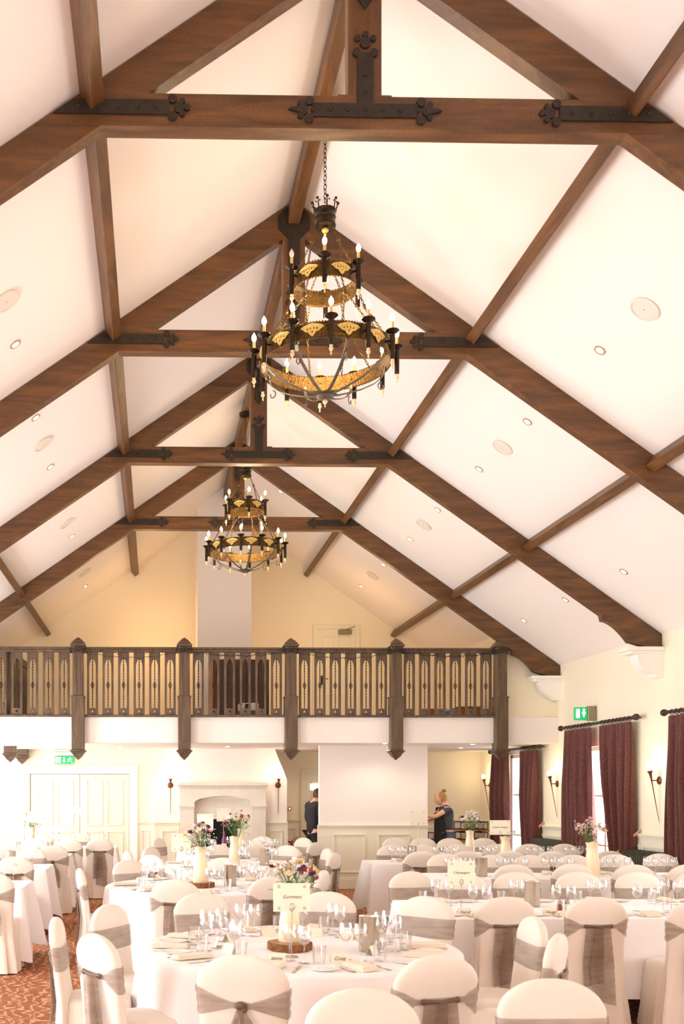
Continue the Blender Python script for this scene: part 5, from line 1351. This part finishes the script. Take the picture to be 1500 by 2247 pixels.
ap.grid(14, 18, lambda u, v: (lambda a, z: Vector((-(.188+.012*sin(3*v))*cos(a)+.0, .221*sin(a), z)))((u-.5)*2.6*(1 if v > .42 else .62+.9*v), 1.27-.78*v))
ap.tube([(.165*cos(a), .192*sin(a), .99) for a in [2*pi*k/20 for k in range(20)]], .008, 6, close=True)
ap.build('apron', M['apron'], w, True)
hh = hand_mb((-.46, -.13, 1.24), (-1, .1, -.1), 1); hh.add(*(lambda q: (q.v, q.f))(hand_mb((-.44, .12, 1.13), (-1, 0, .05), -1))); hh.build('hands', M['skin'], w, True)
sh = MB()
for a, b in ((-.07, -.11), (-.12, .11)): sh.loft([[Vector((a+.0+hx*cos(q_)+.02, b+hy*sin(q_), z)) for q_ in [2*pi*k/14 for k in range(14)]] for z, hx, hy in ((.0, .125, .045), (.03, .125, .045), (.06, .09, .04), (.09, .05, .035))])
sh.build('shoes', M['rubber'], w, True)
# man seen from behind, half hidden by the screen wall, facing right
MX, MY = 2.83, 17.75
w = thing('person', 'man in black shirt and trousers, back turned, half behind the white screen wall', 'person', (MX, MY, 0), radians(-72))
V = [(0, 0, .95), (0, .0, 1.12), (0, .0, 1.28), (0, .01, 1.40), (0, .03, 1.46), (0, .045, 1.52), (-.19, .0, 1.385), (-.25, -.01, 1.12), (-.2, .17, .99), (.19, .0, 1.385), (.25, .02, 1.12), (.18, .2, 1.02),
     (-.09, 0, .88), (-.1, .03, .49), (-.1, -.02, .09), (-.11, .1, .04), (.09, 0, .88), (.1, .03, .49), (.1, -.02, .09), (.11, .1, .04)]
Rd = [(.15, .12), (.135, .11), (.16, .125), (.14, .10), .06, .055, .06, .047, .03, .06, .047, .03, .09, .062, .045, .038, .09, .062, .045, .038]
skin('body', V, Ed, Rd, M['skin'], w)
head_mb((0, .075, 1.575), 1, (.25, 1)).build('head', M['skin'], w, True)
L = []
for j in range(15):
    f = j/14; z = -.06+.17*f; q_ = sqrt(max(0.0004, 1-(max(z, -.03)/.113)**2)); l = []
    for k in range(26):
        a = 2*pi*k/26; x = .08*q_*cos(a); y = .1*q_*sin(a)
        y = min(y, .04+z*.5) if z < .07 else y
        l.append(Vector((x, y+.075, z+1.585)))
    L.append(l)
MB().loft(L).build('hair', M['hair_b'], w, True)
skin('shirt', [(0, 0, .84), (0, 0, 1.10), (0, 0, 1.28), (0, .01, 1.40), (0, .025, 1.465), (-.2, .0, 1.39), (-.26, -.01, 1.12), (-.21, .16, 1.0), (.2, .0, 1.39), (.26, .02, 1.12), (.19, .19, 1.03)], [(0, 1), (1, 2), (2, 3), (3, 4), (3, 5), (5, 6), (6, 7), (3, 8), (8, 9), (9, 10)],
     [(.18, .155), (.17, .14), (.19, .15), (.16, .12), .072, .078, .064, .045, .078, .064, .045], M['shirt'], w)
skin('trousers', [(0, 0, 1.0), (-.09, 0, .86), (-.1, .03, .49), (-.1, -.02, .08), (.09, 0, .86), (.1, .03, .49), (.1, -.02, .08)], [(0, 1), (1, 2), (2, 3), (0, 4), (4, 5), (5, 6)], [(.158, .13), .108, .08, .07, .108, .08, .07], M['trouser'], w)
hh = hand_mb((-.2, .17, .99), (.2, 1, 0), 1); hh.add(*(lambda q: (q.v, q.f))(hand_mb((.18, .2, 1.02), (-.2, 1, 0), -1))); hh.build('hands', M['skin'], w, True)
sh = MB()
for a in (-.105, .105): sh.loft([[Vector((a+hx*cos(q_), .05+hy*sin(q_), z)) for q_ in [2*pi*k/14 for k in range(14)]] for z, hx, hy in ((.0, .05, .14), (.03, .05, .14), (.06, .045, .1), (.09, .038, .05))])
sh.build('shoes', M['rubber'], w, True)
